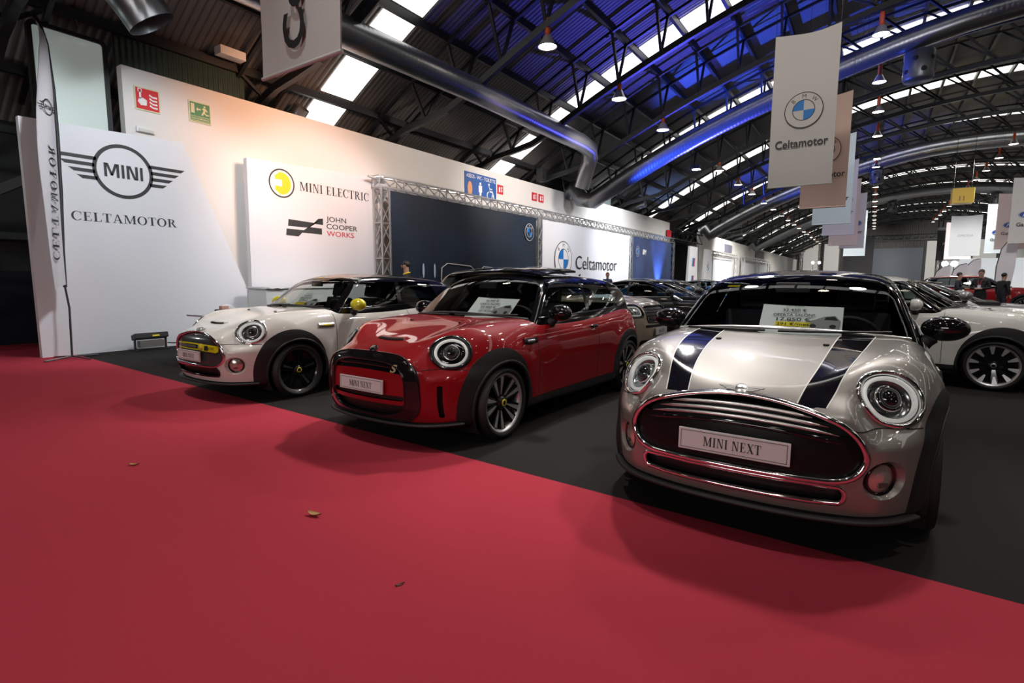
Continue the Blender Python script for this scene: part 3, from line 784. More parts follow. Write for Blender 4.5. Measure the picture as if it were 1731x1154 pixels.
    if ifn:
        I, body = body.cut(lambda V: is_front(V, ifn(V[:, 1], V[:, 2])))
        I.off(-.04).build('lower_intake', M['mesh_dark'], car)
        P, N = front_pts(S, outline(ifn, 0, .338, 140)); b = MB(); sweep(b, P, N, .022, .024, True, -.002)
        b.build('lower_intake_surround', M['chrome'] if front == 'classic' else M['black_gloss'], car)
        for sy in (1, -1): fog(car, S, sy, big=True)
    for sy in (1, -1): headlight(car, S, sy, 'fl' if front == 'facelift' else 'std')
    # --- lip under the nose
    ys = np.linspace(-.74, .74, 50); P, N = front_pts(S, [(y, .225) for y in ys]); P[:, 0] += .012; N[:] = (1, 0, 0); P[:, 2] -= .01
    b = MB(); sweep(b, P, np.tile([0, 0, 1.], (50, 1)), .075, .022); b.build('front_lip', M['cladding'], car)
    # --- bonnet stripes
    if stripes:
        yc = Spl((.74, .306), (.45, .362), (-.03, .415), (-.3, .43)); hw = Spl((.74, .055), (.45, .064), (-.03, .081), (-.3, .085))
        def fs(V, e=0.): return np.where((V[:, 0] > -.75) & (V[:, 2] > .72), np.abs(np.abs(V[:, 1]) - yc(V[:, 0])) - hw(V[:, 0]) - e, .5)
        band, body = body.cut(lambda V: fs(V, .006)); st, pin = band.cut(lambda V: fs(V, 0.))
        for sy in (1, -1): s_ = st.cut(lambda V: -sy * V[:, 1])[0].off(.0008).build('bonnet_stripe', M['stripe'], car); pin.cut(lambda V: -sy * V[:, 1])[0].off(.0012).build('stripe_pinline', M['pin'], s_)
    body.build('body_shell', paint, car)
    # --- glasshouse
    yedge = Spl((.9, .735), (1., .70), (1.15, .635), (1.3, .560), (1.4, .51))
    front_f = lambda V: np.where(V[:, 0] > -1.05 , np.maximum(np.maximum(np.abs(V[:, 1]) - yedge(V[:, 2]), V[:, 2] - (1.345 - .05 * (V[:, 1] / .55) ** 2)), .955 - V[:, 2]), .3)
    ws, rest = gr.cut(front_f)
    zt_w = Spl((-.8, 1.300), (-1.0, 1.305), (-1.6, 1.300), (-2.3, 1.280), (-2.6, 1.24)); zb_w = Spl((-.5, .985), (-1.5, .998), (-2.5, 1.03))
    def side_f(V):
        x, y, z = V[:, 0], np.abs(V[:, 1]), V[:, 2]
        fx = x - (-.66 - (z - .985) * 1.02); rx = (-2.42 + (z - 1.02) * .45) - x
        f = np.maximum(np.maximum(z - zt_w(x), zb_w(x) - z), np.maximum(fx, rx) * .8)
        return np.where(y > .35, f, .3)
    sd, rest = rest.cut(side_f)
    q1, q2 = sd.cut(lambda V: V[:, 0] - (-1.60 - (V[:, 2] - 1.0) * .18))     # quarter glass behind the door glass
    for nm, msh, sg in (('door_glass', q2, -1), ('quarter_glass', q1, 1)):
        pil = .035
        g = msh.cut(lambda V: sg * (V[:, 0] - (-1.60 - (V[:, 2] - 1.0) * .18)) + (pil))[0]
        for sy in (1, -1):
            h_ = g.cut(lambda V: -sy * V[:, 1])[0]; h_.off(-.004).build(nm, M['privacy'] if front == 'classic' and nm == 'quarter_glass' else M['tint'] if nm == 'quarter_glass' else M[tint], car)
        pl = msh.cut(lambda V: sg * (V[:, 0] - (-1.60 - (V[:, 2] - 1.0) * .18)) + (pil))[1]; rest = rest.join(pl)
    rear_f = lambda V: np.where(V[:, 0] < -2.4, np.maximum(sd_rbox(V[:, 1], V[:, 2], 0, 1.16, .56, .13, .06), V[:, 0] + 2.6), .3)
    rg, rest = rest.cut(rear_f); rg.off(-.004).build('rear_window', M['privacy'] if front == 'classic' else M['tint'], car)
    ws.off(-.003).build('windscreen', M[tint], car)
    rf, pil = rest.cut(lambda V: (1.318 - .03 * np.maximum(-V[:, 0] - 2.2, 0)) - V[:, 2])
    pil.build('window_pillars', M['black_gloss'], car); rf.build('roof', roof, car)
    # --- trim lines
    for sy in (1, -1):
        b = MB(); xz = [(x, zb_w(x) - .012) for x in np.linspace(-.62, -2.5, 40)]; P, N = side_pts(S, xz, sy, S.FG); sweep(b, P, N, .014, .012, lift=.004); b.build('belt_trim', trim or M['black_gloss'], car)
    ys = np.linspace(-.70, .70, 44); zz = .952 + .044 * (1 - (ys / .70) ** 2)
    q = np.stack([np.full(44, -1.4), ys, zz + .012], 1); P = cast(S.FG, q, np.tile([1., 0, 0], (44, 1)), 1.8); N = grad(S.FG, P); b = MB(); sweep(b, P, N, .022, .016, lift=.004); b.build('cowl_trim', M['satin'] if stripes else M['cladding'], car)
    # shut lines: bonnet edge, doors
    for sy in (1, -1):
        y0 = .50 if front != 'facelift' else .535
        P1, N1 = front_pts(S, [(sy * (y0 + (.74 - y0) * t), .640 - .01 * t) for t in np.linspace(0, 1, 18)])
        P2, N2 = side_pts(S, [(x, .630) for x in np.linspace(P1[-1][0] - .02, .46, 8)], sy)
        b = MB(); sweep(b, np.concatenate([P1, P2]), np.concatenate([N1, N2]), .006, .003, lift=.0005); b.build('bonnet_shut_line', M['dark'], car)
        for xs in (-.50, -1.66):
            xz = [(xs - (.03 * sin((z - .3) * 3) if xs < -1 else 0), z) for z in np.linspace(.30, .94 if xs < -1 else .93, 24)]; P, N = side_pts(S, xz, sy); b = MB(); sweep(b, P, N, .005, .003, lift=.0005); b.build('door_shut_line', M['dark'], car)
    # handles, indicator housings, washer jets
    for sy in (1, -1):
        P, N = side_pts(S, [(x, .838) for x in np.linspace(-1.50, -1.66, 10)], sy); b = MB(); sweep(b, P, N, .026, .03, lift=.016, taper=True); b.build('door_handle', M['black_gloss'] if front != 'ev' else M['satin'], car)
        P, N = side_pts(S, [(x, .80 + .008 * sin((x + .2) * 8)) for x in np.linspace(-.26, -.47, 10)], sy); b = MB(); sweep(b, P, N, .055, .022, lift=.003); s_ = b.build('side_indicator', M['black_gloss'] if front == 'facelift' else M['satin'], car)
        b = MB(); sweep(b, P[2:8], N[2:8], .025, .012, lift=.012); b.build('indicator_insert', M['satin'] if front != 'ev' else M['yellow'], s_)
        mirror(car, sy, mirror_paint, x=mirror_x)
        P, N = top_pts(S, [(-.05, .30 * sy)]); b = MB().ellipsoid(P[0] + N[0] * .004, (.018, .018, .008), 10, 6); b.build('washer_jet', M['cladding'], car)
    # bonnet badge
    fr = frame_on(S, 0, .762); O, a, bb, n = fr; Rr = Matrix((Vector(a), Vector(bb), Vector(n))).transposed()
    O = Vector(O) + Vector(n) * .013; b = MB(); b.lathe([(.002, .010), (.026, .010), (.030, .006), (.034, .010), (.037, -.01)], 28, c=O, R=Rr)
    if front != 'facelift':
        for s_ in (1, -1):
            for k in range(3): b.prism([(s_ * .03, .015 - k * .011), (s_ * (.108 - k * .018), .016 - k * .011), (s_ * (.098 - k * .018), .008 - k * .011), (s_ * .03, .007 - k * .011)][::s_], .008, Rr, O)
    bd = b.build('bonnet_badge', M['satin'] if front != 'facelift' else M['black_gloss'], car)
    b = MB(); flat(b, sans_text('MINI'), (Vector(O) + Vector(n) * .011, Vector(a), Vector(bb)), 0, -.007, .014, fit=.045, lift=.0008); b.build('badge_lettering', M['ink'] if front != 'facelift' else M['satin'], bd)
    if front != 'classic':         # bonnet scoop
        xs = np.linspace(-.20, .20, 24); P, N = top_pts(S, [(.47 - .03 * (y / .2) ** 2, y) for y in xs]); b = MB(); sweep(b, P, N, .060, .030, taper=True, lift=-.004); sc = b.build('bonnet_scoop', paint, car)
        P2 = P.copy(); P2[:, 0] += .020; P2[:, 2] -= .004; b = MB(); sweep(b, P2[2:-2], N[2:-2], .034, .026, taper=True, lift=-.002); b.build('scoop_opening', M['dark'], sc)
    wiper(car, S, .60, .0, .995, .985); wiper(car, S, -.08, -.62, .985, .972)
    interior(car, S)
    if sunroof:
        q = [(x, y) for x in (-1.0, -1.75) for y in (-.5, .5)]
        b = MB(); xs = np.linspace(-1.02, -1.72, 8); ys = np.linspace(-.52, .52, 13)
        XY = [(x, y) for x in xs for y in ys]; P, N = top_pts(S, XY, S.FG, 1.0); P[:, 2] += .048 + .022 * (-(P[:, 0]) - 1.02) / .7
        V = list(P) + [p - np.array([0, 0, .022]) for p in P]; nx, ny = len(xs), len(ys); F = []
        for i in range(nx - 1):
            for j in range(ny - 1):
                a0 = i * ny + j; F.append((a0, a0 + 1, a0 + ny + 1, a0 + ny)); F.append(tuple(nx * ny + k for k in (a0 + ny, a0 + ny + 1, a0 + 1, a0)))
        bd = [i * ny for i in range(nx)] + [(nx - 1) * ny + j for j in range(1, ny)] + [i * ny + ny - 1 for i in range(nx - 2, -1, -1)] + [j for j in range(ny - 2, 0, -1)]
        F += [(bd[i], bd[(i + 1) % len(bd)], nx * ny + bd[(i + 1) % len(bd)], nx * ny + bd[i]) for i in range(len(bd))]
        b.add(V, F, False); b.build('open_sunroof_panel', M['black_gloss'], car)
    b = MB().tube([(-2.7, 0, 1.33), (-2.78, 0, 1.40)], [.02, .008], 8); b.build('roof_aerial', M['black_gloss'], car)
    for wx in (0, -S.wb):
        for sy in (1, -1): make_wheel(car, wx, .742 * sy, .31, .31, rim, sy, wheels, .205)
    if plate_on: plate(car, S, .513 if front == 'classic' else (.50 if front == 'facelift' else .50))
    return car, S

MINIS = {}
# ---------------------------------------------------------------- the other cars of the stand
def coupe_shape():
    S = Shape(wb=2.85, wr=.335, by=.62, bw=.22, crown=.035, flare=.02, waist=.012, waist_z=.45, kts=.16, kn=.10, kt=.12, kws=.08, kr=.10, rcrown=.14, gbot=.72, cz0=.55, cz1=.7, czr=0)
    S.box_x = (-3.85, .98); S.gbox_x = (-3.75, -.1); S.box_z = 1.5
    S.zt = Spl((1., .66), (.8, .76), (.6, .815), (.2, .875), (-.3, .93), (-.8, .955), (-1.5, .95), (-2.6, .985), (-3.3, .99), (-3.6, .95), (-3.9, .8))
    S.bulge = Spl((1., .02), (.5, .03), (.1, .03), (-.6, .0), (-3.8, 0))
    S.ws = Spl((.1, .83), (.25, .87), (.45, .895), (.62, .895), (.78, .872), (.9, .835), (1.05, .78)); S.wp = Spl((1., .9), (.4, .985), (0, 1.), (-1.4, 1.), (-2.9, 1.0), (-3.4, .96), (-3.9, .88))
    S.P = Spl((.1, .78), (.25, .83), (.4, .85), (.55, .845), (.7, .81), (.8, .75), (.95, .6), (1.1, .4)); S.c = Spl((-.1, .003), (0, 0), (.1, .003), (.4, .05), (.6, .13), (.75, .27), (.85, .5), (.95, .9)); S.c2 = S.c
    S.tail = Spl((.1, -3.55), (.4, -3.68), (.7, -3.68), (.95, -3.6), (1.1, -3.5)); S.ct = Spl((0, 0), (.5, .05), (.75, .18), (.9, .4))
    S.zb = Spl((1., .2), (.0, .18), (-2.5, .18), (-3.8, .28))
    S.gw = Spl((.7, .86), (.95, .80), (1.15, .70), (1.3, .60), (1.4, .52)); S.gp = Spl((.0, .9), (-.8, .97), (-1.5, 1.), (-2.3, .96), (-3.6, .74))
    S.ws_x = Spl((.7, .05), (.95, -.52), (1.15, -1.0), (1.28, -1.35), (1.4, -1.8)); S.ws_k = Spl((.7, .5), (1., .45), (1.4, .3))
    S.rw = Spl((.7, -3.8), (.95, -3.42), (1.1, -3.1), (1.25, -2.65), (1.4, -2.1)); S.zr = Spl((-.8, 1.24), (-1.3, 1.335), (-1.8, 1.375), (-2.3, 1.345), (-3., 1.19), (-3.6, 1.0))
    S.win = (lambda x: 1.302 - .085 * (x + 1.75) ** 2, lambda x: .985 + .012 * (x + 1.5), -.86, 1.25, -2.95, .9, -1.95); S.roofz = 1.285
    S.arch_t = .0; S.name = 'coupe'; return S
def suv_shape():
    S = Shape(wb=2.68, wr=.345, by=.62, bw=.22, crown=.03, flare=.02, waist=.012, waist_z=.55, kts=.16, kn=.10, kt=.12, kws=.08, kr=.10, rcrown=.12, gbot=.9, cz0=.62, cz1=.8, czr=0)
    S.box_x = (-3.7, 1.0); S.gbox_x = (-3.65, .1); S.box_z = 1.8
    S.zt = Spl((1., .80), (.84, .90), (.7, .95), (.4, 1.01), (0, 1.06), (-.4, 1.09), (-.8, 1.09), (-2.6, 1.12), (-3.3, 1.1), (-3.7, .95))
    S.bulge = Spl((1., .02), (.5, .02), (-.6, .0), (-3.8, 0))
    S.ws = Spl((.1, .84), (.3, .875), (.5, .895), (.75, .895), (.92, .872), (1.05, .84), (1.2, .79)); S.wp = Spl((1., .9), (.4, .985), (0, 1.), (-1.4, 1.), (-2.9, .99), (-3.6, .93))
    S.P = Spl((.1, .76), (.25, .83), (.4, .86), (.65, .86), (.8, .835), (.9, .78), (1., .68), (1.2, .4)); S.c = Spl((-.1, .003), (0, 0), (.1, .003), (.4, .04), (.6, .10), (.75, .20), (.84, .38), (.95, .8)); S.c2 = S.c
    S.tail = Spl((.1, -3.4), (.5, -3.5), (.9, -3.48), (1.2, -3.4)); S.ct = Spl((0, 0), (.5, .05), (.75, .15), (.9, .35))
    S.zb = Spl((1., .24), (.0, .22), (-2.5, .22), (-3.6, .3))
    S.gw = Spl((.9, .85), (1.1, .79), (1.3, .71), (1.5, .62), (1.6, .57)); S.gp = Spl((.2, .94), (-.6, .985), (-1.4, 1.), (-2.4, .985), (-3.5, .9))
    S.ws_x = Spl((.9, -.05), (1.1, -.42), (1.3, -.76), (1.48, -1.08), (1.6, -1.4)); S.ws_k = Spl((.9, .5), (1.2, .42), (1.6, .25))
    S.rw = Spl((.9, -3.45), (1.2, -3.36), (1.4, -3.22), (1.6, -3.0)); S.zr = Spl((-.6, 1.44), (-1.1, 1.545), (-1.7, 1.575), (-2.5, 1.555), (-3.2, 1.48), (-3.6, 1.42))
    S.win = (lambda x: 1.47 - .02 * (x + 1.5) ** 2, lambda x: 1.12 + .0 * x, -.80, 1.2, -3.0, .45, -1.75); S.roofz = 1.49
    S.arch_t = .09; S.name = 'suv'; return S

def other_car(label, loc, rz, paint, shape='coupe', roof=None, plate_on=False, glow=None, wheel='bright', mirror_paint=None, scale=None):
    S, low, gr = base_meshes(shape, coupe_shape if shape == 'coupe' else suv_shape, .045)
    PAINT[0] = paint
    car = empty('car', (*loc, .006), rz, label, 'car')
    body = low
    for wx in (0, -S.wb): body = body.cut(arch_field(S, wx, S.wr + .045, S.wr + .045, S.wr))[1]
    sill, body = body.cut(lambda V: V[:, 2] - .26)
    if S.arch_t:
        for wx in (0, -S.wb):
            a, body = body.cut(arch_field(S, wx, S.wr + .13, S.wr + .13, S.wr)); sill = sill.join(a.off(.008))
    sill.build('sill_cladding', M['cladding'], car)
    for wx in (0, -S.wb):
        for sy in (-1, 1): MB().lathe([(S.wr + .05, .86 * sy), (S.wr + .05, .5 * sy), (.02, .5 * sy)], 24, c=(wx, 0, S.wr), axis='Y', a0=pi - .6, a1=2 * pi + .6).build('wheel_well', M['dark'], car)
    isf = lambda V, f: np.where(V[:, 0] > .3, f, .5)
    zg = .62 if shape == 'coupe' else .80
    hl, body = body.cut(lambda V: isf(V, np.minimum(sd_rbox(V[:, 1], V[:, 2], .66, zg + .06, .155, .065 if shape == 'coupe' else .095, .05), sd_rbox(V[:, 1], V[:, 2], -.66, zg + .06, .155, .065 if shape == 'coupe' else .095, .05))))
    for sy in (1, -1):
        h_ = hl.cut(lambda V: -sy * V[:, 1])[0]; q = h_.off(-.012).build('headlight', M['lamp_bowl'], car)
        h_.off(.002).build('headlight_cover', M['clear'], q)
        P, N = front_pts(S, outline(lambda y, z: sd_rbox(y, z, .66 * sy, zg + .06, .155, .065 if shape == 'coupe' else .095, .05), .66 * sy, zg + .06, 60)); b = MB(); sweep(b, P, N, .02, .015, True); b.build('headlight_bezel', M['black_gloss'], q)
        b = MB(); P, N = front_pts(S, outline(lambda y, z: sd_rbox(y, z, .66 * sy, zg + .06, .11, .04 if shape == 'coupe' else .065, .04), .66 * sy, zg + .06, 50)); sweep(b, P, N, .014, .01, True, -.006); b.build('daylight_ring', M['drl'], q)
    gfn = (lambda y, z: np.minimum(sd_rbox(y, z, .15, .56, .12, .12, .05), sd_rbox(y, z, -.15, .56, .12, .12, .05))) if shape == 'coupe' else (lambda y, z: sd_rbox(y, z, 0, .80, .44, .125, .06))
    G, body = body.cut(lambda V: isf(V, gfn(V[:, 1], V[:, 2])))
    gq = G.off(-.02).build('front_grille', M['mesh_dark'], car)
    for cy, hw_, hz in (((.15, .12, .12), (-.15, .12, .12)) if shape == 'coupe' else ((0, .44, .125),)):
        P, N = front_pts(S, outline(lambda y, z: sd_rbox(y, z, cy, .56 if shape == 'coupe' else .80, hw_, hz, .05), cy, .56 if shape == 'coupe' else .80, 70)); b = MB(); sweep(b, P, N, .025, .02, True); b.build('grille_surround', M['black_gloss'] if shape == 'suv' else M['chrome'], gq)
    if shape == 'suv':
        for zz in (.74, .79, .84, .88):
            P, N = front_pts(S, [(y, zz) for y in np.linspace(-.41, .41, 20)]); b = MB(); sweep(b, P, N, .014, .014, lift=-.01); b.build('grille_slat', M['black_gloss'], gq)
        I, body = body.cut(lambda V: isf(V, sd_rbox(V[:, 1], V[:, 2], 0, .62, .50, .022, .02))); I.off(-.03).build('air_slot', M['mesh_dark'], car)
    I, body = body.cut(lambda V: isf(V, sd_rbox(V[:, 1], V[:, 2], 0, .345, .62, .07, .05))); I.off(-.04).build('lower_intake', M['mesh_dark'], car)
    body.build('body_shell', paint, car)
    top, bot, xf, sf, xr, sr, xb = S.win
    yed = (lambda z: S.gw(z) * .905 - .01)
    zt_ = S.roofz + (.03 if shape == 'coupe' else .045)
    ws, rest = gr.cut(lambda V: np.where(V[:, 0] > -1.7, np.maximum(np.abs(V[:, 1]) - yed(V[:, 2]), np.maximum(V[:, 2] - zt_ + .06 * V[:, 1] ** 2, S.ws_x(V[:, 2]) - .30 - S.ws_k(V[:, 2]) * V[:, 1] ** 2 - V[:, 0])), .3))
    def sf_(V):
        x, y, z = V[:, 0], np.abs(V[:, 1]), V[:, 2]; zz = bot(-1.5)
        return np.where(y > .35, np.maximum(np.maximum(z - top(x), bot(x) - z), np.maximum(x - (xf - (z - zz) * sf * 1.25), (xr + (z - zz) * sr * 1.5) - x) * .7), .3)
    sd, rest = rest.cut(sf_)
    for nm, sg in (('front_door_glass', -1), ('rear_door_glass', 1)):
        g, pl = sd.cut(lambda V: sg * (V[:, 0] - xb) + .03)
        for sy in (1, -1): g.cut(lambda V: -sy * V[:, 1])[0].build(nm, M['tint'], car)
    rest = rest.join(sd.cut(lambda V: np.abs(V[:, 0] - xb) - .03)[0])
    rear, rest = rest.cut(lambda V: np.where(V[:, 0] < -2.5, np.maximum(np.abs(V[:, 1]) - S.gw(V[:, 2]) * .72, np.maximum(V[:, 2] - (1.26 if shape == 'coupe' else 1.45), V[:, 0] * .5 + (1.35 if shape == 'coupe' else 1.5))), .3))
    rear.build('rear_window', M['tint'], car); ws.build('windscreen', M['glass'], car)
    rf, pil = rest.cut(lambda V: S.roofz - .06 * np.maximum(np.abs(V[:, 0] + 1.8) - .9, 0) - V[:, 2])
    rf.build('roof', roof or paint, car); pil.build('window_pillars', M['black_gloss'] if shape == 'suv' else paint, car)
    for sy in (1, -1):
        b = MB(); xs = np.linspace(xf - .05, xr + .1, 36); P, N = side_pts(S, [(x, bot(x) - .012) for x in xs], sy, S.FG); sweep(b, P, N, .018, .014, lift=.004)
        if shape == 'coupe':
            xs = np.linspace(xf - .35, xr + .45, 30); P, N = side_pts(S, [(x, min(top(x) + .012, 1.31)) for x in xs], sy, S.FG); sweep(b, P, N, .016, .014, lift=.004)
        b.build('window_trim', M['satin'], car)
    for sy in (1, -1): 
        x0 = xf - .05; z0 = bot(-1) + .06
        mq = empty('door_mirror'); mq.parent = car
        MB().ellipsoid((x0, .98 * sy, z0 + .03), (.09, .13, .08), 18, 10).build('mirror_cap', mirror_paint or paint, mq); MB().tube([(x0, .84 * sy, z0 - .06), (x0, .93 * sy, z0 - .01)], [.04, .03], 8).build('mirror_foot', M['cladding'], mq)
        P, N = side_pts(S, [(x, bot(-1) - .13) for x in np.linspace(xb + .15, xb + .0, 8)], sy); b = MB(); sweep(b, P, N, .028, .03, lift=.014, taper=True); b.build('door_handle', paint, car)
        for wx in (0, -S.wb): make_wheel(car, wx, .80 * sy, S.wr, S.wr, .24, sy, wheel, .225)
    b = MB(); b.box((-1.8, 0, .42), (2.4, 1.4, .08)); b.build('cabin_floor', M['dash'], car)
    b = MB(); b.box((xf + .15, 0, bot(-1) - .10), (.5, 1.4, .18)); b.build('dashboard', M['dash'], car)
    seats(car, -1.55, .34 if shape == 'coupe' else .48)
    if plate_on: plate(car, S, .50 if shape == 'coupe' else .53)
    return car

# ---------------------------------------------------------------- people
def person(label, loc, rz, height=1.75, top='navy', hair=(.02, .015, .01), trousers=(.02, .02, .025), arms='down', lanyard=False, beard=False, collar=None):
    k = height / 1.75
    p = empty('person', (*loc, 0), rz, label, 'person')
    J = {}; E_ = []
    def j(n, co, r): J[n] = (len(J), co, r)
    j('pelvis', (0, 0, .95), .135); j('belly', (.01, 0, 1.10), .125); j('chest', (.015, 0, 1.28), .14); j('neck0', (0, 0, 1.44), .075); j('neck', (.015, 0, 1.50), .055); j('head0', (.025, 0, 1.565), .075); j('head', (.03, 0, 1.66), .085); j('crown', (.02, 0, 1.715), .055)
    for s_, n in ((1, 'l'), (-1, 'r')):
        j('sh' + n, (0, .17 * s_, 1.40), .075)
        if arms == 'down': a = [(0.0, .23 * s_, 1.14), (.06, .25 * s_, .90)]
        elif arms == 'folded': a = [(.02, .25 * s_, 1.14), (.22, .06 * s_, 1.12)]
        else: a = [(.03, .25 * s_, 1.15), (.25, .17 * s_, 1.16)]
        j('el' + n, a[0], .05); j('wr' + n, a[1], .034)
        d = (Vector(a[1]) - Vector(a[0])).normalized(); hp = Vector(a[1]) + d * .07; j('hand' + n, tuple(hp), .036); j('fing' + n, tuple(hp + d * .08), .018); j('thumb' + n, tuple(hp + d * .02 + Vector((.03, -.02 * s_, .0))), .013)
        j('hip' + n, (0, .095 * s_, .88), .10); j('knee' + n, (.015, .105 * s_, .50), .062); j('ank' + n, (-.01, .11 * s_, .09), .042); j('toe' + n, (.15, .12 * s_, .04), .036)
    ch = ['pelvis belly chest neck0 neck head0 head crown'] + [f'chest sh{n} el{n} wr{n} hand{n} fing{n}' for n in 'lr'] + [f'hand{n} thumb{n}' for n in 'lr'] + [f'pelvis hip{n} knee{n} ank{n} toe{n}' for n in 'lr']
    for c in ch:
        c = c.split(); E_ += [(J[a][0], J[b][0]) for a, b in zip(c[:-1], c[1:])]
    me = bpy.data.meshes.new('person_body'); me.from_pydata([Vector(v[1]) * k for v in J.values()], E_, [])
    o = bpy.data.objects.new('tmp', me); link(o); m = o.modifiers.new('skin', 'SKIN')
    for i, v in enumerate(J.values()): me.skin_vertices[0].data[i].radius = (v[2] * k, v[2] * k * (1. if v[1][2] > 1.5 or abs(v[1][1]) > .15 else 1.12))
    me.skin_vertices[0].data[0].use_root = True
    sm = o.modifiers.new('sub', 'SUBSURF'); sm.levels = 2
    dg = bpy.context.evaluated_depsgraph_get(); bm_ = bpy.data.meshes.new_from_object(o.evaluated_get(dg)); bpy.data.objects.remove(o)
    hands = [Vector(J['hand' + n][1]) * k for n in 'lr']
    mats = [mat('skin', (.48, .27, .19), .5), mat('jacket', {'navy': (.012, .014, .022), 'black': (.008, .008, .009), 'blue': (.02, .03, .07)}[top], .7), mat('trousers', trousers, .8), mat('shoes', (.01, .01, .01), .4)]
    for pl in bm_.polygons:
        c = pl.center; pl.use_smooth = True
        if any((c - h_).length < .10 * k for h_ in hands) and arms is not None and c.z < 1.3 * k: pl.material_index = 0
        elif c.z > 1.475 * k: pl.material_index = 0
        elif c.z > .88 * k or abs(c.y) > .21 * k: pl.material_index = 1
        elif c.z > .09 * k: pl.material_index = 2
        else: pl.material_index = 3
    obj('person_body', bm_, mats, p)
    hd = Vector((.035, 0, 1.655)) * k
    b = MB(); b.ellipsoid(hd + Vector((-.022, 0, .035)) * k, (.098 * k, .084 * k, .088 * k), 20, 12)
    b.V = [(min(v[0], hd.x + .05 * k - max(0, hd.z + .035 * k - v[2]) * 1.4), v[1], max(v[2], hd.z - .05 * k)) for v in b.V]
    b.build('hair', mat('hair', hair, .6), p)
    b = MB(); b.ellipsoid(hd + Vector((.088, 0, -.005)) * k, (.020 * k, .013 * k, .026 * k), 10, 8)
    for s_ in (1, -1): b.ellipsoid(hd + Vector((.0, .083 * s_, -.005)) * k, (.022 * k, .012 * k, .032 * k), 8, 6)
    b.build('nose_and_ears', mats[0], p)
    for s_ in (1, -1):
        b = MB(); b.ellipsoid(hd + Vector((.078, .032 * s_, .018)) * k, (.010 * k, .014 * k, .008 * k), 8, 6); b.build('eye', M['ink'], p)
    b = MB(); b.ellipsoid(hd + Vector((.078, 0, -.048)) * k, (.012 * k, .026 * k, .007 * k), 8, 6); b.build('mouth', mat('lips', (.35, .14, .12), .5), p)
    if beard:
        b = MB(); b.ellipsoid(hd + Vector((.045, 0, -.065)) * k, (.055 * k, .062 * k, .042 * k), 12, 8); b.build('beard', mat('hair', hair, .7), p)
    if lanyard:
        b = MB(); b.box(Vector((.165, 0, 1.18)) * k, (.006, .09 * k, .12 * k)); b.build('badge_card', M['paper'], p)
        b = MB()
        for s_ in (1, -1): b.tube([Vector((.04, .06 * s_, 1.47)) * k, Vector((.155, .045 * s_, 1.34)) * k, Vector((.165, .01 * s_, 1.24)) * k], .006 * k, 6)
        b.build('lanyard', M['red_ink'], p)
    if collar:
        t = np.linspace(0, 2 * pi, 16, endpoint=False); b = MB().tube([Vector((.01 + .078 * cos(a), .078 * sin(a), 1.475 - .02 * cos(a))) * k for a in t], .018 * k, 6, closed=True); b.build('collar', collar, p)
    return p
# ---------------------------------------------------------------- the hall
ZR = lambda x: 11.5 - .0173 * (x - 5.54) ** 2
STRIPS = [-7.4, 1.0, 9.6, 18.0, 26.8, 35.7, 44.6, 53.6, 62.5, 71.5, 80.5, 89.5, 98.5]
RIBS = []
for a_, b_ in zip(STRIPS[:-1], STRIPS[1:]): RIBS += [a_ + (b_ - a_) * .24, b_ - (b_ - a_) * .24]
PURL = [-9.45 + 1.305 * k for k in range(-3, 27)]

def deck_mat():
    m = mat('roof_deck', (.15, .14, .135), .55, .3); nt = m.node_tree; b = nt.nodes['Principled BSDF']
    tc = nt.nodes.new('ShaderNodeTexCoord'); wv = nt.nodes.new('ShaderNodeTexWave'); wv.bands_direction = 'Y'; wv.inputs['Scale'].default_value = 2.2; wv.wave_profile = 'SIN'
    bp = nt.nodes.new('ShaderNodeBump'); bp.inputs['Strength'].default_value = .55; bp.inputs['Distance'].default_value = .03
    nt.links.new(tc.outputs['Object'], wv.inputs['Vector']); nt.links.new(wv.outputs['Fac'], bp.inputs['Height']); nt.links.new(bp.outputs['Normal'], b.inputs['Normal'])
    rp = nt.nodes.new('ShaderNodeValToRGB'); rp.color_ramp.elements[0].position = .05; rp.color_ramp.elements[1].position = .3
    rp.color_ramp.elements[0].color = (.075, .07, .067, 1); rp.color_ramp.elements[1].color = (.15, .14, .135, 1)
    nt.links.new(wv.outputs['Fac'], rp.inputs['Fac']); nt.links.new(rp.outputs['Color'], b.inputs['Base Color']); return m
def corr_mat(name, col, axis='Y', scale=2., rough=.5):
    m = mat(name, col, rough); nt = m.node_tree; b = nt.nodes['Principled BSDF']
    tc = nt.nodes.new('ShaderNodeTexCoord'); wv = nt.nodes.new('ShaderNodeTexWave'); wv.bands_direction = axis; wv.inputs['Scale'].default_value = scale
    bp = nt.nodes.new('ShaderNodeBump'); bp.inputs['Strength'].default_value = .8; bp.inputs['Distance'].default_value = .05
    nt.links.new(tc.outputs['Object'], wv.inputs['Vector']); nt.links.new(wv.outputs['Fac'], bp.inputs['Height']); nt.links.new(bp.outputs['Normal'], b.inputs['Normal']); return m
def struct(name, mb, m, bevel=0):
    o = mb.build(name, m, None, bevel); o['kind'] = 'structure'; return o

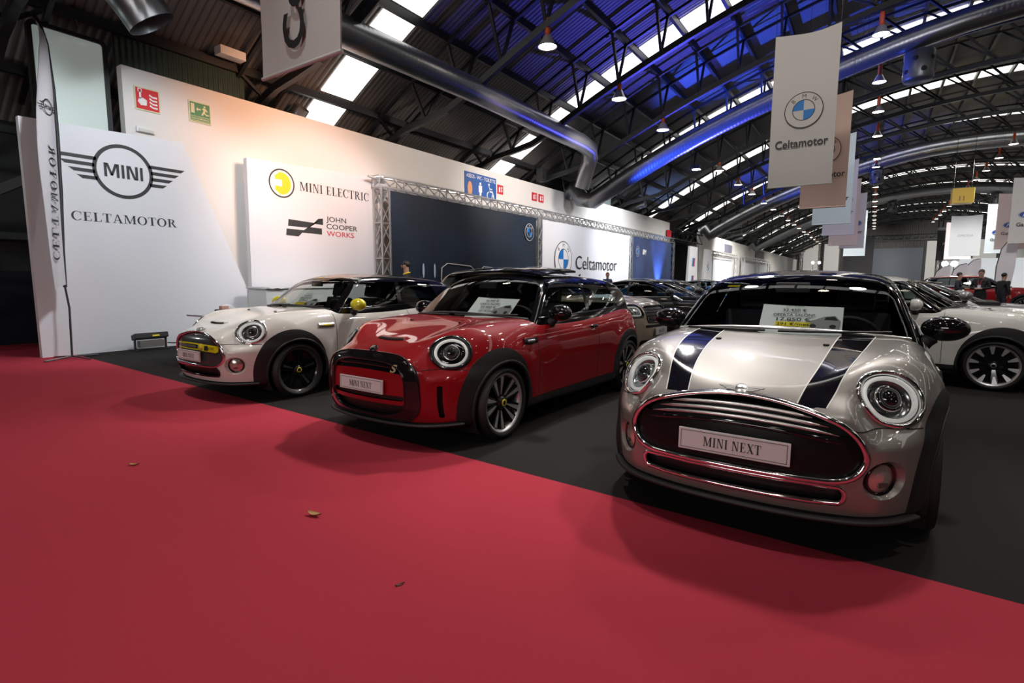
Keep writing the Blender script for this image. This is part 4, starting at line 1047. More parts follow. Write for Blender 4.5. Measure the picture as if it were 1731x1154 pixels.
STEEL = mat('black_steel', (.018, .019, .022), .45, .3)
GALV = mat('galvanised', (.30, .31, .33), .32, .9, bump=(14, .05))
SPIRAL = {a: corr_mat('spiral_duct_steel', (.30, .31, .33), a, 2.6, .32) for a in 'XY'}
for m_ in SPIRAL.values(): m_.node_tree.nodes['Principled BSDF'].inputs['Metallic'].default_value = .9; m_.node_tree.nodes['Bump'].inputs['Distance'].default_value = .0025
ALU = mat('aluminium', (.62, .62, .63), .3, .9)
WALLM = mat('white_wall', (.74, .72, .69), .75, bump=(30, .04), noise=(.9, .10, (.66, .64, .61)))
PANEL = mat('white_panel', (.76, .77, .80), .7, bump=(6, .03))
WHITE = mat('white_plastic', (.75, .75, .75), .4)
CONC = mat('concrete', (.10, .095, .09), .6, noise=(1.2, .6, (.07, .066, .062)))
REDC = mat('red_carpet', (.44, .038, .062), .95, noise=(420, .35, (.35, .028, .047)), bump=(500, .35), spec=.15)
BLKC = mat('black_carpet', (.024, .022, .021), .95, noise=(380, .5, (.016, .015, .0145)), bump=(450, .3), spec=.12)

struct('floor', MB().box((6, 50, -.1), (60, 140, .2)), CONC)
def carpet_edge(x): return 2.872 - .0475 * (x - .6)
b = MB(); b.prism([(-14.5, -9), (14, -9), (14, carpet_edge(14)), (-14.5, carpet_edge(-14.5))], .006); o = b.build('red_carpet', REDC); tag(o, 'red aisle carpet with loose dry leaves on it', 'carpet')
b = MB(); b.prism([(-11.85, carpet_edge(-11.85)), (14, carpet_edge(14)), (14, 46), (-11.85, 46)], .005); o = b.build('black_carpet', BLKC); tag(o, 'black stand carpet under the rows of cars', 'carpet')

# roof deck
xs = np.linspace(-14.6, 25.7, 60); ys = [-14, 115]
def vault(xs, y0, y1, dz, th):
    b = MB(); n = len(xs); V = [(x, y, ZR(x) + dz + t) for t in (0, th) for y in (y0, y1) for x in xs]
    F = [(i, i + 1, n + i + 1, n + i) for i in range(n - 1)]; F = [f[::-1] for f in F] + [tuple(2 * n + k for k in f) for f in F]
    F += [(0, n, 3 * n, 2 * n), (n - 1, 3 * n - 1, 4 * n - 1, 2 * n - 1)]
    return b.add(V, F, True)
struct('ceiling', vault(xs, -14, 115, 0, .12), deck_mat())
SKY = mat('skylight_sheet', (.8, .8, .8), .5, emit=(1.0, .97, .90), es=SKY_POWER)
for i, y in enumerate(STRIPS[2:]):
    segs = [p for p in PURL]; b = MB()
    for p, q in zip(segs[:-1], segs[1:]):
        b2 = vault(np.linspace(p + .05, q - .05, 5), y - .5, y + .5, -.03, .02); b.add(b2.V, b2.F, False)
    struct('window_%d' % (i + 1), b, SKY)
# steel: purlins, arched ribs with struts
for x in PURL:
    struct('purlin_beam', MB().box((x, 50, ZR(x) - .14), (.10, 128, .18)), STEEL)
rib_me = None
xr_ = np.linspace(-13.9, 25, 50)
b = MB()
def chord(b, y, dz, w, h):
    for p, q in zip(xr_[:-1], xr_[1:]): b.bar((p, y, ZR(p) + (DZ(p) if dz < -1 else dz)), (q, y, ZR(q) + (DZ(q) if dz < -1 else dz)), w, h)
DZ = lambda x: -1.5 + .95 * float(sstep(-x, 9.3, 12.6))
chord(b, 0, -1.5, .14, .17); chord(b, -.56, -.24, .08, .08); chord(b, .56, -.24, .08, .08)
for k, x in enumerate(PURL):
    if x < -13: continue
    for s_ in (-1, 1):
        xt = x if x < -1.6 else PURL[k - 1]
        b.bar((x, 0, ZR(x) + DZ(x) + .02), (xt, .56 * s_, ZR(xt) - .2), .07, .07)
rib_me = b.mesh('roof_rib')
for y in RIBS:
    if y < -8 or y > 103: continue
    o = obj('roof_rib_beam', rib_me); o.location = (0, y, 0); o['kind'] = 'structure'
    if not rib_me.materials: rib_me.materials.append(STEEL)
# walls
struct('wall_left', MB().box((-12.0, 20.95, 2.66), (.2, 32.7, 5.32)), WALLM)
struct('wall_left_rear', MB().box((-12.0, 79, 2.62), (.2, 68, 5.24)), WALLM)
struct('wall_outer', MB().box((-14.75, 50, 2.5), (.2, 130, 5.0)), mat('outer_wall', (.05, .055, .06), .8))
struct('wall_right', MB().box((25.9, 50, 2.5), (.2, 130, 5.2)), mat('outer_wall_pale', (.25, .25, .26), .8))
struct('wall_front', MB().box((5.6, -13, 6), (41, .2, 12)), mat('front_wall', (.16, .16, .17), .8))
b = MB(); b.box((5.6, 113.6, 9.9), (41, .2, 3.6)); b.box((5.6, 113.6, 4.1), (41, .2, 8.1)); struct('wall_back', b, corr_mat('back_wall', (.045, .043, .04), 'X', 1.2))
b = MB()
for x0, x1 in ((-11.5, -8.2), (-7.6, -5.2), (-4.4, -2.3), (-1.8, -1.1), (7.2, 9.0), (9.4, 12.4), (13, 16), (16.6, 19.5)): b.box(((x0 + x1) / 2, 113.4, 4.2), (x1 - x0, .12, 7.6))
struct('wall_back_panels', b, mat('back_panels', (.72, .72, .70), .7))
struct('wall_back_cladding', MB().box((2.9, 112.9, 3.5), (7.6, .6, 6.8)), mat('blue_grey', (.10, .115, .14), .7))
for x in (-11.2, -7.9, -4.8, -1.95, 8.9, 12.7, 16.3):
    b = MB()
    for s_ in (-.55, .55): b.box((x + s_ * .5, 112.6, 5.5), (.12, .12, 11))
    for k in range(8): b.bar((x - .27, 112.6, k * 1.3), (x + .27, 112.6, (k + 1) * 1.3), .06); b.bar((x + .27, 112.6, k * 1.3), (x - .27, 112.6, (k + 1) * 1.3), .06)
    struct('end_wall_column', b, STEEL)
b = MB()
for z in (8.3, 8.9): b.box((5.6, 112.3, z), (40, .12, .12))
for k in range(40): b.bar((-14 + k, 112.3, 8.3), (-13.5 + k, 112.3, 8.9), .06); b.bar((-13.5 + k, 112.3, 8.9), (-13 + k, 112.3, 8.3), .06)
struct('end_wall_beam', b, STEEL)

# ---------------------------------------------------------------- lamps, ducts
lm = empty('pendant_lamp', (0, 0, 0))
def lamp_parts():
    MB().lathe([(.0, .66), (.06, .64), (.068, .54), (.068, .28), (.09, .25)], 16).build('lamp_neck', mat('orange_enamel', (.55, .07, .01), .35), lm)
    b = MB(); b.lathe([(.07, .27), (.10, .24), (.15, .13), (.225, .0), (.232, -.01), (.22, .0), (.145, .12), (.09, .22)], 24); b.build('lamp_reflector', mat('lamp_reflector', (.55, .5, .48), .3, .7), lm)
    MB().lathe([(.001, .012), (.205, .012)], 24).build('lamp_bulb', mat('lamp_glow', (1, 1, 1), .5, emit=(1, .88, .74), es=26), lm)
    MB().tube([(0, 0, .6), (0, 0, .95)], .012, 6).build('lamp_rod', STEEL, lm)
lamp_parts()
ROWS = [(-6.8, -.5), (-.26, -.78), (6.25, -.8), (12.8, -.6)]
first = True; lamps = []
for ri, (x, dz) in enumerate(ROWS):
    for k, y in enumerate(RIBS):
        if y < -6 or y > 96 or (ri == 0 and abs(y - 24.7) < .5) or (ri == 1 and abs(y - 37.8) < .8): continue
        o = lm if first else copy_tree(lm); first = False
        o.location = (x, y, ZR(x) - 1.5 + dz - .02 * (k % 2)); lamps.append((x, y, o.location[2], o))
        o['category'] = 'lamp'
        if ri == 0 and k == [i for i, r in enumerate(RIBS) if r > 9][0]: o['label'] = 'orange necked pendant lamp nearest the big white wall, left of all the lit ones'
        else:
            o['label'] = 'orange necked pendant lamp hanging from the arched roof steel'; o['group'] = 'pendant lamps under the roof arches'
        if ri == 0 and abs(y - 15.9) < .4: o['label'] = 'lit orange necked pendant lamp in front of the blue lit roof'; del o['group']
        if ri == 1 and abs(y - 20.2) < .5: o['label'] = 'topmost orange necked pendant lamp beside the tall grey banner string'; del o['group']

def flood(loc, label):
    f = empty('flood_lamp', loc, 0, label, 'lamp')
    MB().box((0, 0, 0), (.35, .3, .16)).build('lamp_housing', STEEL, f, .02); MB().box((0, 0, -.09), (.30, .25, .02)).build('lamp_bulb', mat('cool_glow', (1, 1, 1), .5, emit=(.75, .9, 1), es=55), f)
    MB().tube([(0, 0, .08), (0, 0, 1.2)], .012, 6).build('lamp_rod', STEEL, f)
flood((-6.76, 24.6, 6.29), 'cold white flood lamp under the long blue lit duct'); flood((-.22, 38, 8.4), 'cold white flood lamp low in the row of pendants right of the banners')

def duct(pts, r, label, axis='X'):
    d = empty('ventilation_duct', pts[0], 0, label, 'duct'); P = [Vector(p) - Vector(pts[0]) for p in pts]
    MB().tube(P, r, 24, cap=False).build('duct_pipe', SPIRAL[axis], d); return d
    L = [0]
    for a, c in zip(P[:-1], P[1:]): L.append(L[-1] + (c - a).length)
    b = MB(); s = .2
    while s < L[-1] - .1:
        i = max(k for k in range(len(L)) if L[k] <= s); t = (s - L[i]) / (L[i + 1] - L[i]); p = P[i].lerp(P[i + 1], t); dr = (P[i + 1] - P[i]).normalized()
        b.tube([p - dr * .015, p + dr * .015], r * 1.02, 20); s += .5
    b.build('duct_seam', GALV, d)
    return d
duct([(-9, 1.5, 6.22), (-9, 7.7, 6.22), (-9, 11.5, 6.28), (-9, 17.8, 6.25), (-9.05, 18.6, 6.2), (-9.3, 19.2, 6.0), (-9.6, 19.5, 5.6), (-9.85, 19.6, 5.0)], .30, 'spiral steel air duct running along the wall and turning down at its end', 'Y')
for k, y in enumerate((22.3, 45.6, 66.6)):
    P = [(x, y, ZR(x) - (2.12 if k == 0 else 1.62) + .2 * sstep(x, -3, 3)) for x in np.linspace(-10.6, 24, 40)]; P = [(-12.0, y, 5.3), (-11.6, y, 5.55), (-11.2, y, ZR(-11.2) - 1.66)] + P
    duct([tuple(map(float, p)) for p in P], (.36, .44, .46)[k], ('long arched air duct lit blue, nearest of the three', 'second arched air duct, with a blue lit lower end', 'farthest of the three arched air ducts')[k])
    for x in ((.8, 10.5), (-.2, 8.5), (1.2, 9.0))[k]:
        u = empty('air_diffuser', (x, y, ZR(x) - (2.75 if k == 0 else 2.3)), 0, ('drum shaped air diffuser with round nozzles under the %s arched duct' % ('nearest', 'second', 'farthest')[k]) if x < 5 else 'air diffuser drum under the right end of the %s arched duct' % ('nearest', 'second', 'farthest')[k], 'diffuser')
        b = MB(); b.lathe([(.001, .3), (.38, .3), (.42, .25), (.42, -.55), (.38, -.62), (.001, -.62)], 20); b.build('diffuser_drum', mat('dark_galvanised', (.12, .125, .135), .4, .7), u)
        for q in range(10):
            a = 2 * pi * q / 10; z = .0 if q % 2 else -.35
            b = MB(); b.lathe([(.001, .0), (.06, .0), (.085, -.03), (.07, -.06)], 12, c=(.43 * cos(a), .44 * sin(a), z), R=Matrix.Rotation(a, 3, 'Z') @ Matrix.Rotation(pi / 2, 3, 'Y')); b.build('nozzle', M['dark'], u)
b = MB(); b.box((-12.3, 26.6, 5.58), (.35, 2.2, .52)); o = b.build('air_handling_unit', mat('grey_green_sheet', (.22, .27, .26), .4, .4), None, .02); tag(o, 'grey green air handling box behind the top of the white wall', 'ventilation unit')
b = MB(); b.tube([(-12.35, 23.7, 5.0), (-12.3, 23.7, 5.4), (-12.1, 23.7, 5.62), (-11.6, 23.7, 5.7)], .2, 16, cap=False); o = b.build('duct_elbow', GALV); tag(o, 'short upright duct elbow left of the grey green box', 'duct')
for q, (x, y, z0) in enumerate(((-12.35, 30.9, 5.0), (-12.35, 50.5, 5.0), (-12.35, 59.5, 5.0), (-12.35, 68.3, 5.0))):
    b = MB(); b.tube([(x, y, z0), (x, y, z0 + .45), (x + .3, y, z0 + .7), (x + 1., y, z0 + .85)], .24, 14); o = b.build('duct_elbow', GALV); tag(o, ('bent steel duct rising behind the first white wall near its far end', 'nearest of the bent ducts above the second white wall', 'middle bent duct above the second white wall', 'farthest bent duct above the second white wall')[q], 'duct')
u = empty('loudspeaker', (-11.72, 19.6, 5.68), 0, 'black loudspeaker hung above the top edge of the white wall', 'speaker'); MB().box((0, 0, 0), (.3, .32, .55)).build('speaker_cabinet', M['cladding'], u, .02)
MB().lathe([(.001, 0), (.11, .01), (.12, .0)], 16, c=(.16, 0, -.1), R=Matrix.Rotation(pi / 2, 3, 'Y')).build('speaker_cone', M['dark'], u); MB().tube([(0, 0, .27), (0, 0, .62)], .012, 6).build('speaker_rod', STEEL, u)
# service gear above the wall at the left
b = MB(); b.box((-12.12, 5.84, 5.58), (.03, 2.54, .70)); o = b.build('wall_green_sheet', corr_mat('green_sheet', (.035, .06, .05), 'Y', 3.0, .35)); o['kind'] = 'structure'
b = MB(); b.box((-11.7, 6.6, 6.12), (.25, .55, .17)); o = b.build('light_box', WHITE, None, .01); tag(o, 'small white box lamp above the green corrugated sheet', 'lamp')
b = MB(); b.tube([(-9.75, 4.25, 5.35), (-9.8, 4.1, 5.6), (-9.9, 3.8, 6.0), (-10, 3.4, 6.5)], .36, 20, cap=False); o = b.build('duct_pipe', SPIRAL['Y']); tag(o, 'dark round duct hanging above the green corrugated sheet', 'duct')
b = MB(); b.tube([(-12.4, 8.6, 5.0), (-12.4, 8.6, 5.4), (-12.2, 8.65, 5.65)], .2, 16, cap=False); o = b.build('duct_elbow', GALV); tag(o, 'upright duct beside the hanging banner with black lettering', 'duct')
for q, y in enumerate((3.6, 1.2)):
    b = MB()
    for x in (-14.4, -13.4): b.box((x, y - .9, 3.4), (.16, .16, 6.8))
    for k in range(6): b.bar((-14.4, y - .9, .4 + k * 1.05), (-13.4, y - .9, 1.45 + k * 1.05), .08); b.bar((-14.4, y - .9, 1.45 + k * 1.05), (-13.4, y - .9, 1.45 + k * 1.05), .08)
    o = b.build('lattice_column', mat('grey_steel', (.09, .10, .11), .5, .3)); o['kind'] = 'structure'
for z in (2.2, 4.3, 5.4): struct('wall_side_beam', MB().bar((-14.5, -2, z), (-14.5, 4.6, z), .14), mat('grey_steel', (.09, .10, .11), .5, .3))
b = MB(); b.bar((-14.2, .0, 1.0), (-13.2, 3.6, 3.3), .16); struct('brace_beam', b, mat('grey_steel', (.09, .10, .11), .5, .3))
b = MB(); b.box((-14.55, 2.2, .75), (.1, 3.2, 1.5)); struct('wall_side_skirt', b, mat('navy_tarp', (.01, .014, .03), .6))

# framed pale panel behind the first exhibition panel
def rrect(w, h, r, n=6):
    P = []
    for cx, cy, a in ((w / 2 - r, h / 2 - r, 0), (-w / 2 + r, h / 2 - r, pi / 2), (-w / 2 + r, -h / 2 + r, pi), (w / 2 - r, -h / 2 + r, 1.5 * pi)):
        P += [(cx + r * cos(a + pi / 2 * k / n), cy + r * sin(a + pi / 2 * k / n)) for k in range(n + 1)]
    return P
RX = Matrix(((0, 0, 1), (1, 0, 0), (0, 1, 0)))      # local XY -> world YZ, normal +X
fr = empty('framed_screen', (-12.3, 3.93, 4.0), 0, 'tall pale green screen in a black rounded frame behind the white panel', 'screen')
b = MB(); o_, i_ = rrect(1.16, 3.5, .10), rrect(1.02, 3.36, .05)
V, F = ring_quads(o_ + o_[:1], i_ + i_[:1]); n = len(V)
b.add([RX @ Vector((x, y, z)) for z in (0, .10) for x, y in V], [f[::-1] for f in F] + [tuple(n + k for k in f) for f in F] + [(k, k + 1, n + k + 1, n + k) for k in range(len(o_))] + [(len(o_) + 1 + k, n + len(o_) + 1 + k, n + len(o_) + 2 + k, len(o_) + 2 + k) for k in range(len(o_))]); b.build('screen_frame', M['cladding'], fr)
b = MB(); b.prism(rrect(1.04, 3.38, .05), .03, RX, (.03, 0, 0)); b.build('screen_panel', mat('pale_green_panel', (.56, .64, .60), .25, 0, .4, emit=(.8, .95, .88), es=.16), fr)  # faint emission added to brighten the pale panel

# ---------------------------------------------------------------- exhibition panels with their marks
def fx(x, y, z): return (Vector((x, y, z)), Vector((0, 1, 0)), Vector((0, 0, 1)))     # wall frame facing +X
def roundel(fr, cx, cy, R, parent, ring=M['ink'], base=M['white_ink'], letters=True, ink=M['ink'], lift=.004):
    b = MB(); poly2(b, arc_poly(cx, cy, R, R, 0, 2 * pi, 48)[:-1], fr, lift); b.build('roundel_disc', base, parent)
    b = MB(); ring2(b, cx, cy, R, R * .955, fr, lift + .002, 48); ring2(b, cx, cy, R * .585, R * .545, fr, lift + .002, 48); b.build('roundel_ring', ring, parent)
    b = MB()
    for a in (pi / 2, 1.5 * pi): poly2(b, [(cx, cy)] + arc_poly(cx, cy, R * .55, R * .55, a, a + pi / 2, 12), fr, lift + .002)
    b.build('roundel_quarters', M['blue_ink'], parent)
    if letters:
        b = MB(); O, X, Y = [Vector(v) for v in fr]
        for ch, a in (('B', radians(135)), ('M', radians(90)), ('W', radians(45))):
            u = (sin(a), -cos(a)); v = (cos(a), sin(a)); c = O + X * (cx + R * .66 * v[0]) + Y * (cy + R * .66 * v[1])
            flat(b, text_mb(ch), (c, X * u[0] + Y * u[1], X * v[0] + Y * v[1]), 0, 0, R * .22, lift=lift + .002)
        b.build('roundel_lettering', ink, parent)

def wing_logo(fr, cx, cy, R, parent, ink=None):
    """ring with three wing bars at each side"""
    b = MB(); ink = ink or mat('logo_grey', (.035, .036, .038), .6)
    ring2(b, cx, cy, R, R * .87, fr, .004, 56); flat(b, sans_text('MINI'), fr, cx, cy - R * .25, R * .50, fit=R * 1.28, lift=.004)
    for s_ in (1, -1):
        for k in range(4):
            z = cy + R * (.40 - .235 * k); x0 = R * math.sqrt(max(0, .93 ** 2 - (.40 - .235 * k - .05) ** 2)); x1 = R * (2.2 - .24 * k); t = R * .125
            pts = [(cx + s_ * x0, z), (cx + s_ * (x1), z), (cx + s_ * (x1 - R * .16), z - t), (cx + s_ * x0, z - t)]
            poly2(b, pts if s_ < 0 else pts, fr, .004)
    return b.build('winged_logo', ink, parent)

def board(name, pts, x, t, label, cat, m=PANEL):
    """board in the plane x, outline pts in (y,z), thickness t away from the viewer"""
    p = empty(name, (0, 0, 0), 0, label, cat); b = MB()
    b.prism([(a, c) for a, c in pts], t, RX, (x - t, 0, 0)); b.build('panel_board', m, p); return p

LOGO = mat('logo_grey', (.035, .036, .038), .6)
p1 = board('display_panel', [(2.98, 0), (6.66, 0), (6.62, 1.17), (5.47, 4.04), (2.97, 3.95)], -11.6, .12, 'white slanted panel with the large winged ring logo', 'panel')
f1 = fx(-11.6, 0, 0)
wing_logo(f1, 4.40, 3.30, .485, p1, LOGO)
b = MB(); flat(b, serif_text('CELTAMOTOR', .045), f1, 4.40, 2.36, .155, fit=1.70); b.build('panel_lettering', LOGO, p1)
p2 = board('display_panel', [(6.70, 0), (10.05, 0), (10.80, 4.15), (6.75, 3.99)], -11.55, .14, 'white panel with the yellow plug logo and chequered racing mark', 'panel')
f2 = fx(-11.55, 0, 0)
b = MB(); ring2(b, 7.57, 3.56, .33, .295, f2, .004, 48); b.build('plug_ring', LOGO, p2)
b = MB(); pts = arc_poly(7.57, 3.56, .235, .25, -2.05, 2.05, 30) + [(7.50, 3.79), (7.40, 3.72), (7.40, 3.64), (7.58, 3.64), (7.58, 3.49), (7.40, 3.49), (7.40, 3.40), (7.50, 3.33)]
poly2(b, pts, f2); b.build('plug_mark', mat('plug_yellow', (.78, .62, .01), .6), p2)
b = MB(); flat(b, serif_text('MINI ELECTRIC', .05), f2, 9.1, 3.46, .21, fit=2.12); b.build('panel_lettering', LOGO, p2)
b = MB(); mk = lambda y0, z0: [(y0, z0), (y0 + .46, z0), (y0 + .62, z0 + .13), (y0 + 1.0, z0 + .13), (y0 + 1.0, z0 + .285), (y0 + .50, z0 + .285), (y0 + .36, z0 + .155), (y0, z0 + .155)]
for z0 in (2.62, 2.36):
    if z0 > 2.5: poly2(b, [(7.68, 2.60), (8.25, 2.60), (8.40, 2.73), (7.70, 2.76)], f2); poly2(b, [(8.25, 2.60), (8.40, 2.73), (8.52, 2.84), (8.66, 2.86), (8.66, 2.70), (8.36, 2.71)], f2)
    else: poly2(b, [(7.62, 2.38), (7.95, 2.37), (8.10, 2.53), (7.64, 2.535)], f2); poly2(b, [(7.95, 2.37), (8.10, 2.53), (8.24, 2.62), (8.62, 2.61), (8.62, 2.46), (8.06, 2.47)], f2)
b.build('chequered_mark', LOGO, p2)
b = MB(); flat(b, text_mb('JOHN', .012), f2, 8.76, 2.80, .125, fit=.62, align='l'); flat(b, text_mb('COOPER', .012), f2, 8.76, 2.62, .125, fit=.98, align='l'); b.build('racing_lettering', LOGO, p2)
b = MB(); flat(b, text_mb('WORKS', .012), f2, 8.76, 2.44, .125, fit=.86, align='l'); b.build('racing_red_lettering', M['red_ink'], p2)

# signs on the wall
def sign(label, y0, y1, z0, z1, m, x=-11.9, rim=None, name='wall_sign'):
    s = empty(name, (0, 0, 0), 0, label, 'sign'); b = MB(); b.box((x + .012, (y0 + y1) / 2, (z0 + z1) / 2), (.02, y1 - y0, z1 - z0)); b.build('sign_plate', rim or m, s)
    if rim:
        g = (y1 - y0) * .05; b = MB(); poly2(b, [(y0 + g, z0 + g), (y1 - g, z0 + g), (y1 - g, z1 - g), (y0 + g, z1 - g)], fx(x + .022, 0, 0), .002); b.build('sign_face', m, s)
    return s, fx(x + .024, 0, 0)
LUM = mat('photoluminescent_rim', (.62, .64, .42), .5); FIRE = mat('fire_red', (.62, .02, .03), .5); GRN = mat('exit_green', (.02, .22, .09), .5); BLU = mat('sign_blue', (.02, .10, .36), .5)
s, f = sign('red fire alarm sign with a pressing hand and flames', 4.78, 5.22, 4.57, 5.0, FIRE, rim=LUM)
b = MB(); poly2(b, [(4.84, 4.90), (4.91, 4.90), (4.91, 4.97), (4.84, 4.97)], f); poly2(b, [(4.86, 4.78), (4.895, 4.78), (4.895, 4.915), (4.86, 4.915)], f, .003); poly2(b, [(4.83, 4.72), (4.86, 4.80), (4.93, 4.80), (4.99, 4.77), (4.98, 4.67), (4.88, 4.66)], f)
for k in range(4):
    z = 4.64 + k * .065; poly2(b, [(5.03, z + .03), (5.09, z), (5.17, z), (5.17, z + .035), (5.09, z + .03), (5.04, z + .065)], f)
b.build('sign_pictogram', M['white_ink'], s)
b = MB(); poly2(b, [(4.855, 4.915), (4.895, 4.915), (4.895, 4.955), (4.855, 4.955)], f, .005); b.build('sign_button', FIRE, s)
s, f = sign('green exit sign with a running figure and arrow', 5.76, 6.20, 4.58, 5.0, GRN, rim=LUM)
b = MB(); poly2(b, [(5.80, 4.76), (5.87, 4.76), (5.87, 4.95), (5.80, 4.95)], f); poly2(b, [(5.90, 4.85), (5.94, 4.89), (5.94, 4.865), (6.0, 4.865), (6.0, 4.84), (5.94, 4.84), (5.94, 4.81)], f)
poly2(b, arc_poly(6.075, 4.925, .02, .022, 0, 2 * pi, 10)[:-1], f); poly2(b, [(6.02, 4.87), (6.05, 4.90), (6.10, 4.89), (6.14, 4.84), (6.12, 4.83), (6.09, 4.85), (6.08, 4.80), (6.11, 4.78), (6.16, 4.78), (6.16, 4.755), (6.10, 4.755), (6.06, 4.79), (6.03, 4.74), (6.0, 4.75), (6.05, 4.84), (6.04, 4.86)], f)
poly2(b, [(5.79, 4.615), (6.17, 4.615), (6.17, 4.625), (5.79, 4.625)], f); poly2(b, [(5.79, 4.70), (6.17, 4.70), (6.17, 4.708), (5.79, 4.708)], f); flat(b, text_mb('SALIDA DE EMERGENCIA', .015), f, 5.98, 4.645, .036, fit=.36); b.build('sign_pictogram', LUM, s)
e = empty('emergency_light', (-11.86, 4.92, 4.20), 0, 'small white emergency light below the fire alarm sign', 'lamp'); MB().box((0, 0, 0), (.07, .32, .10)).build('lamp_housing', WHITE, e, .015); MB().box((.04, 0, -.02), (.02, .26, .05)).build('lamp_diffuser', mat('diffuser', (.6, .6, .55), .3), e)
s, f = sign('blue toilet sign with a man, a hand and a wheelchair', 14.75, 16.6, 4.22, 5.08, BLU)
b = MB(); flat(b, text_mb('ASEOS - WC - TOILETTE', .02), f, 15.68, 4.90, .12, fit=1.72)
poly2(b, arc_poly(15.62, 4.76, .055, .05, 0, 2 * pi, 14)[:-1], f); poly2(b, [(15.52, 4.70), (15.72, 4.70), (15.72, 4.46), (15.67, 4.46), (15.67, 4.26), (15.57, 4.26), (15.57, 4.46), (15.52, 4.46)], f)
poly2(b, arc_poly(16.14, 4.80, .05, .045, 0, 2 * pi, 14)[:-1], f); ring2(b, 16.18, 4.42, .17, .135, f, .003, 24, .6 * pi, 2.1 * pi, .85); poly2(b, [(16.11, 4.74), (16.17, 4.74), (16.19, 4.54), (16.33, 4.54), (16.42, 4.32), (16.48, 4.34), (16.37, 4.59), (16.20, 4.59), (16.20, 4.64), (16.34, 4.64), (16.34, 4.68), (16.18, 4.68)], f); b.build('sign_pictogram', M['white_ink'], s)
b = MB(); poly2(b, arc_poly(15.02, 4.52, .13, .25, 0, 2 * pi, 20)[:-1], f); b.build('sign_hand', mat('hand_orange', (.75, .35, .15), .5), s)
for y0, y1, z0, z1, lb in ((16.7, 17.06, 4.57, 4.9, 'small red fire sign at the edge of the blue toilet sign'), (19.15, 19.55, 4.62, 4.95, 'left one of the two red fire signs side by side'), (19.68, 20.08, 4.62, 4.95, 'right one of the two red fire signs side by side')):
    s, f = sign(lb, y0, y1, z0, z1, FIRE); b = MB(); c = (y0 + y1) / 2; poly2(b, [(c - .11, z0 + .06), (c - .02, z0 + .06), (c - .02, z1 - .06), (c - .11, z1 - .10)], f); poly2(b, [(c + .04, z0 + .08), (c + .11, z0 + .08), (c + .11, z0 + .16), (c + .04, z0 + .16)], f); poly2(b, [(c + .04, z1 - .14), (c + .11, z1 - .14), (c + .11, z1 - .07), (c + .04, z1 - .07)], f); b.build('sign_pictogram', M['white_ink'], s)
b = MB(); b.box((-11.8, 36.9, 4.5), (.04, .9, .55)); o = b.build('wall_sign', FIRE); tag(o, 'red sign at the far end of the first white wall', 'sign')

# ---------------------------------------------------------------- truss frame and printed backdrops
def truss_mb(a, c, s=.29, step=.45, t=.025):
    a, c = Vector(a), Vector(c); d = c - a; L = d.length; d.normalize(); u = Vector((1, 0, 0)) if abs(d.x) < .5 else Vector((0, 1, 0)); v = d.cross(u).normalized(); u = v.cross(d)
    b = MB(); K = [(i, j) for i, j in ((-1, -1), (1, -1), (1, 1), (-1, 1))]
    for i, j in K: b.bar(a + (u * i + v * j) * s / 2, c + (u * i + v * j) * s / 2, t * 1.7)
    n = max(1, int(L / step))
    for k in range(n):
        for q in range(4):
            (i0, j0), (i1, j1) = K[q], K[(q + 1) % 4]
            p0 = a + d * (L * k / n) + (u * i0 + v * j0) * s / 2; p1 = a + d * (L * (k + 1) / n) + (u * i1 + v * j1) * s / 2
            p2 = a + d * (L * k / n) + (u * i1 + v * j1) * s / 2
            b.bar(p0, p1, t)
            if k % 2 == 0: b.bar(p0, p2, t)
    return b
tr = empty('truss_frame', (0, 0, 0), 0, 'long aluminium lattice truss frame in front of the white wall', 'truss')
truss_mb((-11.35, 10.25, 4.0), (-11.35, 36.3, 4.0)).build('truss_beam', ALU, tr)
for y in (10.45, 18.68, 28.58, 36.15): truss_mb((-11.35, y, 0), (-11.35, y, 3.86)).build('truss_post', ALU, tr)
MB().bar((-11.3, 9.95, 4.08), (-11.3, 10.25, 4.08), .05).build('truss_clamp', ALU, tr)
NAVY = mat('navy_print', (.008, .013, .024), .55, noise=(.5, .8, (.012, .028, .055)), bump=(2.5, .12))
def backdrop(y0, y1, m, label, x=-11.28, z1=3.80):
    p = empty('printed_backdrop', (0, 0, 0), 0, label, 'backdrop'); nx, nz = 30, 6; b = MB(); V = []
    for t in (0, -.012):
        for i in range(nx + 1):
            for j in range(nz + 1):
                y = y0 + (y1 - y0) * i / nx; z = .05 + (z1 - .05) * j / nz; V.append((x + t + .010 * sin(y * 3.1) * (.4 + .6 * j / nz) + .006 * sin(y * 7 + z), y, z))
    n = (nx + 1) * (nz + 1); F = []
    for i in range(nx):
        for j in range(nz):
            a = i * (nz + 1) + j; q = (a, a + nz + 1, a + nz + 2, a + 1); F.append(q); F.append(tuple(n + k for k in q[::-1]))
    b.add(V, F, True); b.build('backdrop_cloth', m, p); return p
p = backdrop(10.68, 18.48, NAVY, 'dark navy printed backdrop with a glowing grille outline')
f = fx(-11.25, 0, 0); roundel(f, 17.95, 3.2, .33, p, ring=M['white_ink'], base=NAVY, ink=M['white_ink'])
b = MB()
for pts in ([(12.9, 1.0), (12.75, 1.35), (12.78, 1.72), (13.05, 1.86), (14.25, 1.80), (14.45, 1.66)], [(14.75, 1.66), (14.98, 1.80), (16.1, 1.74), (16.38, 1.60), (16.42, 1.3)]):
    P = [(-11.25, a, c) for a, c in pts]; b.tube(P, .02, 6)
b.build('grille_outline_print', M['white_ink'], p)
b = MB()
for y in (11.95, 12.45, 17.0, 17.4):
    poly2(b, arc_poly(y, 1.62 if y < 14 else 1.5, .045, .22, 0, 2 * pi, 16)[:-1], f, .003)
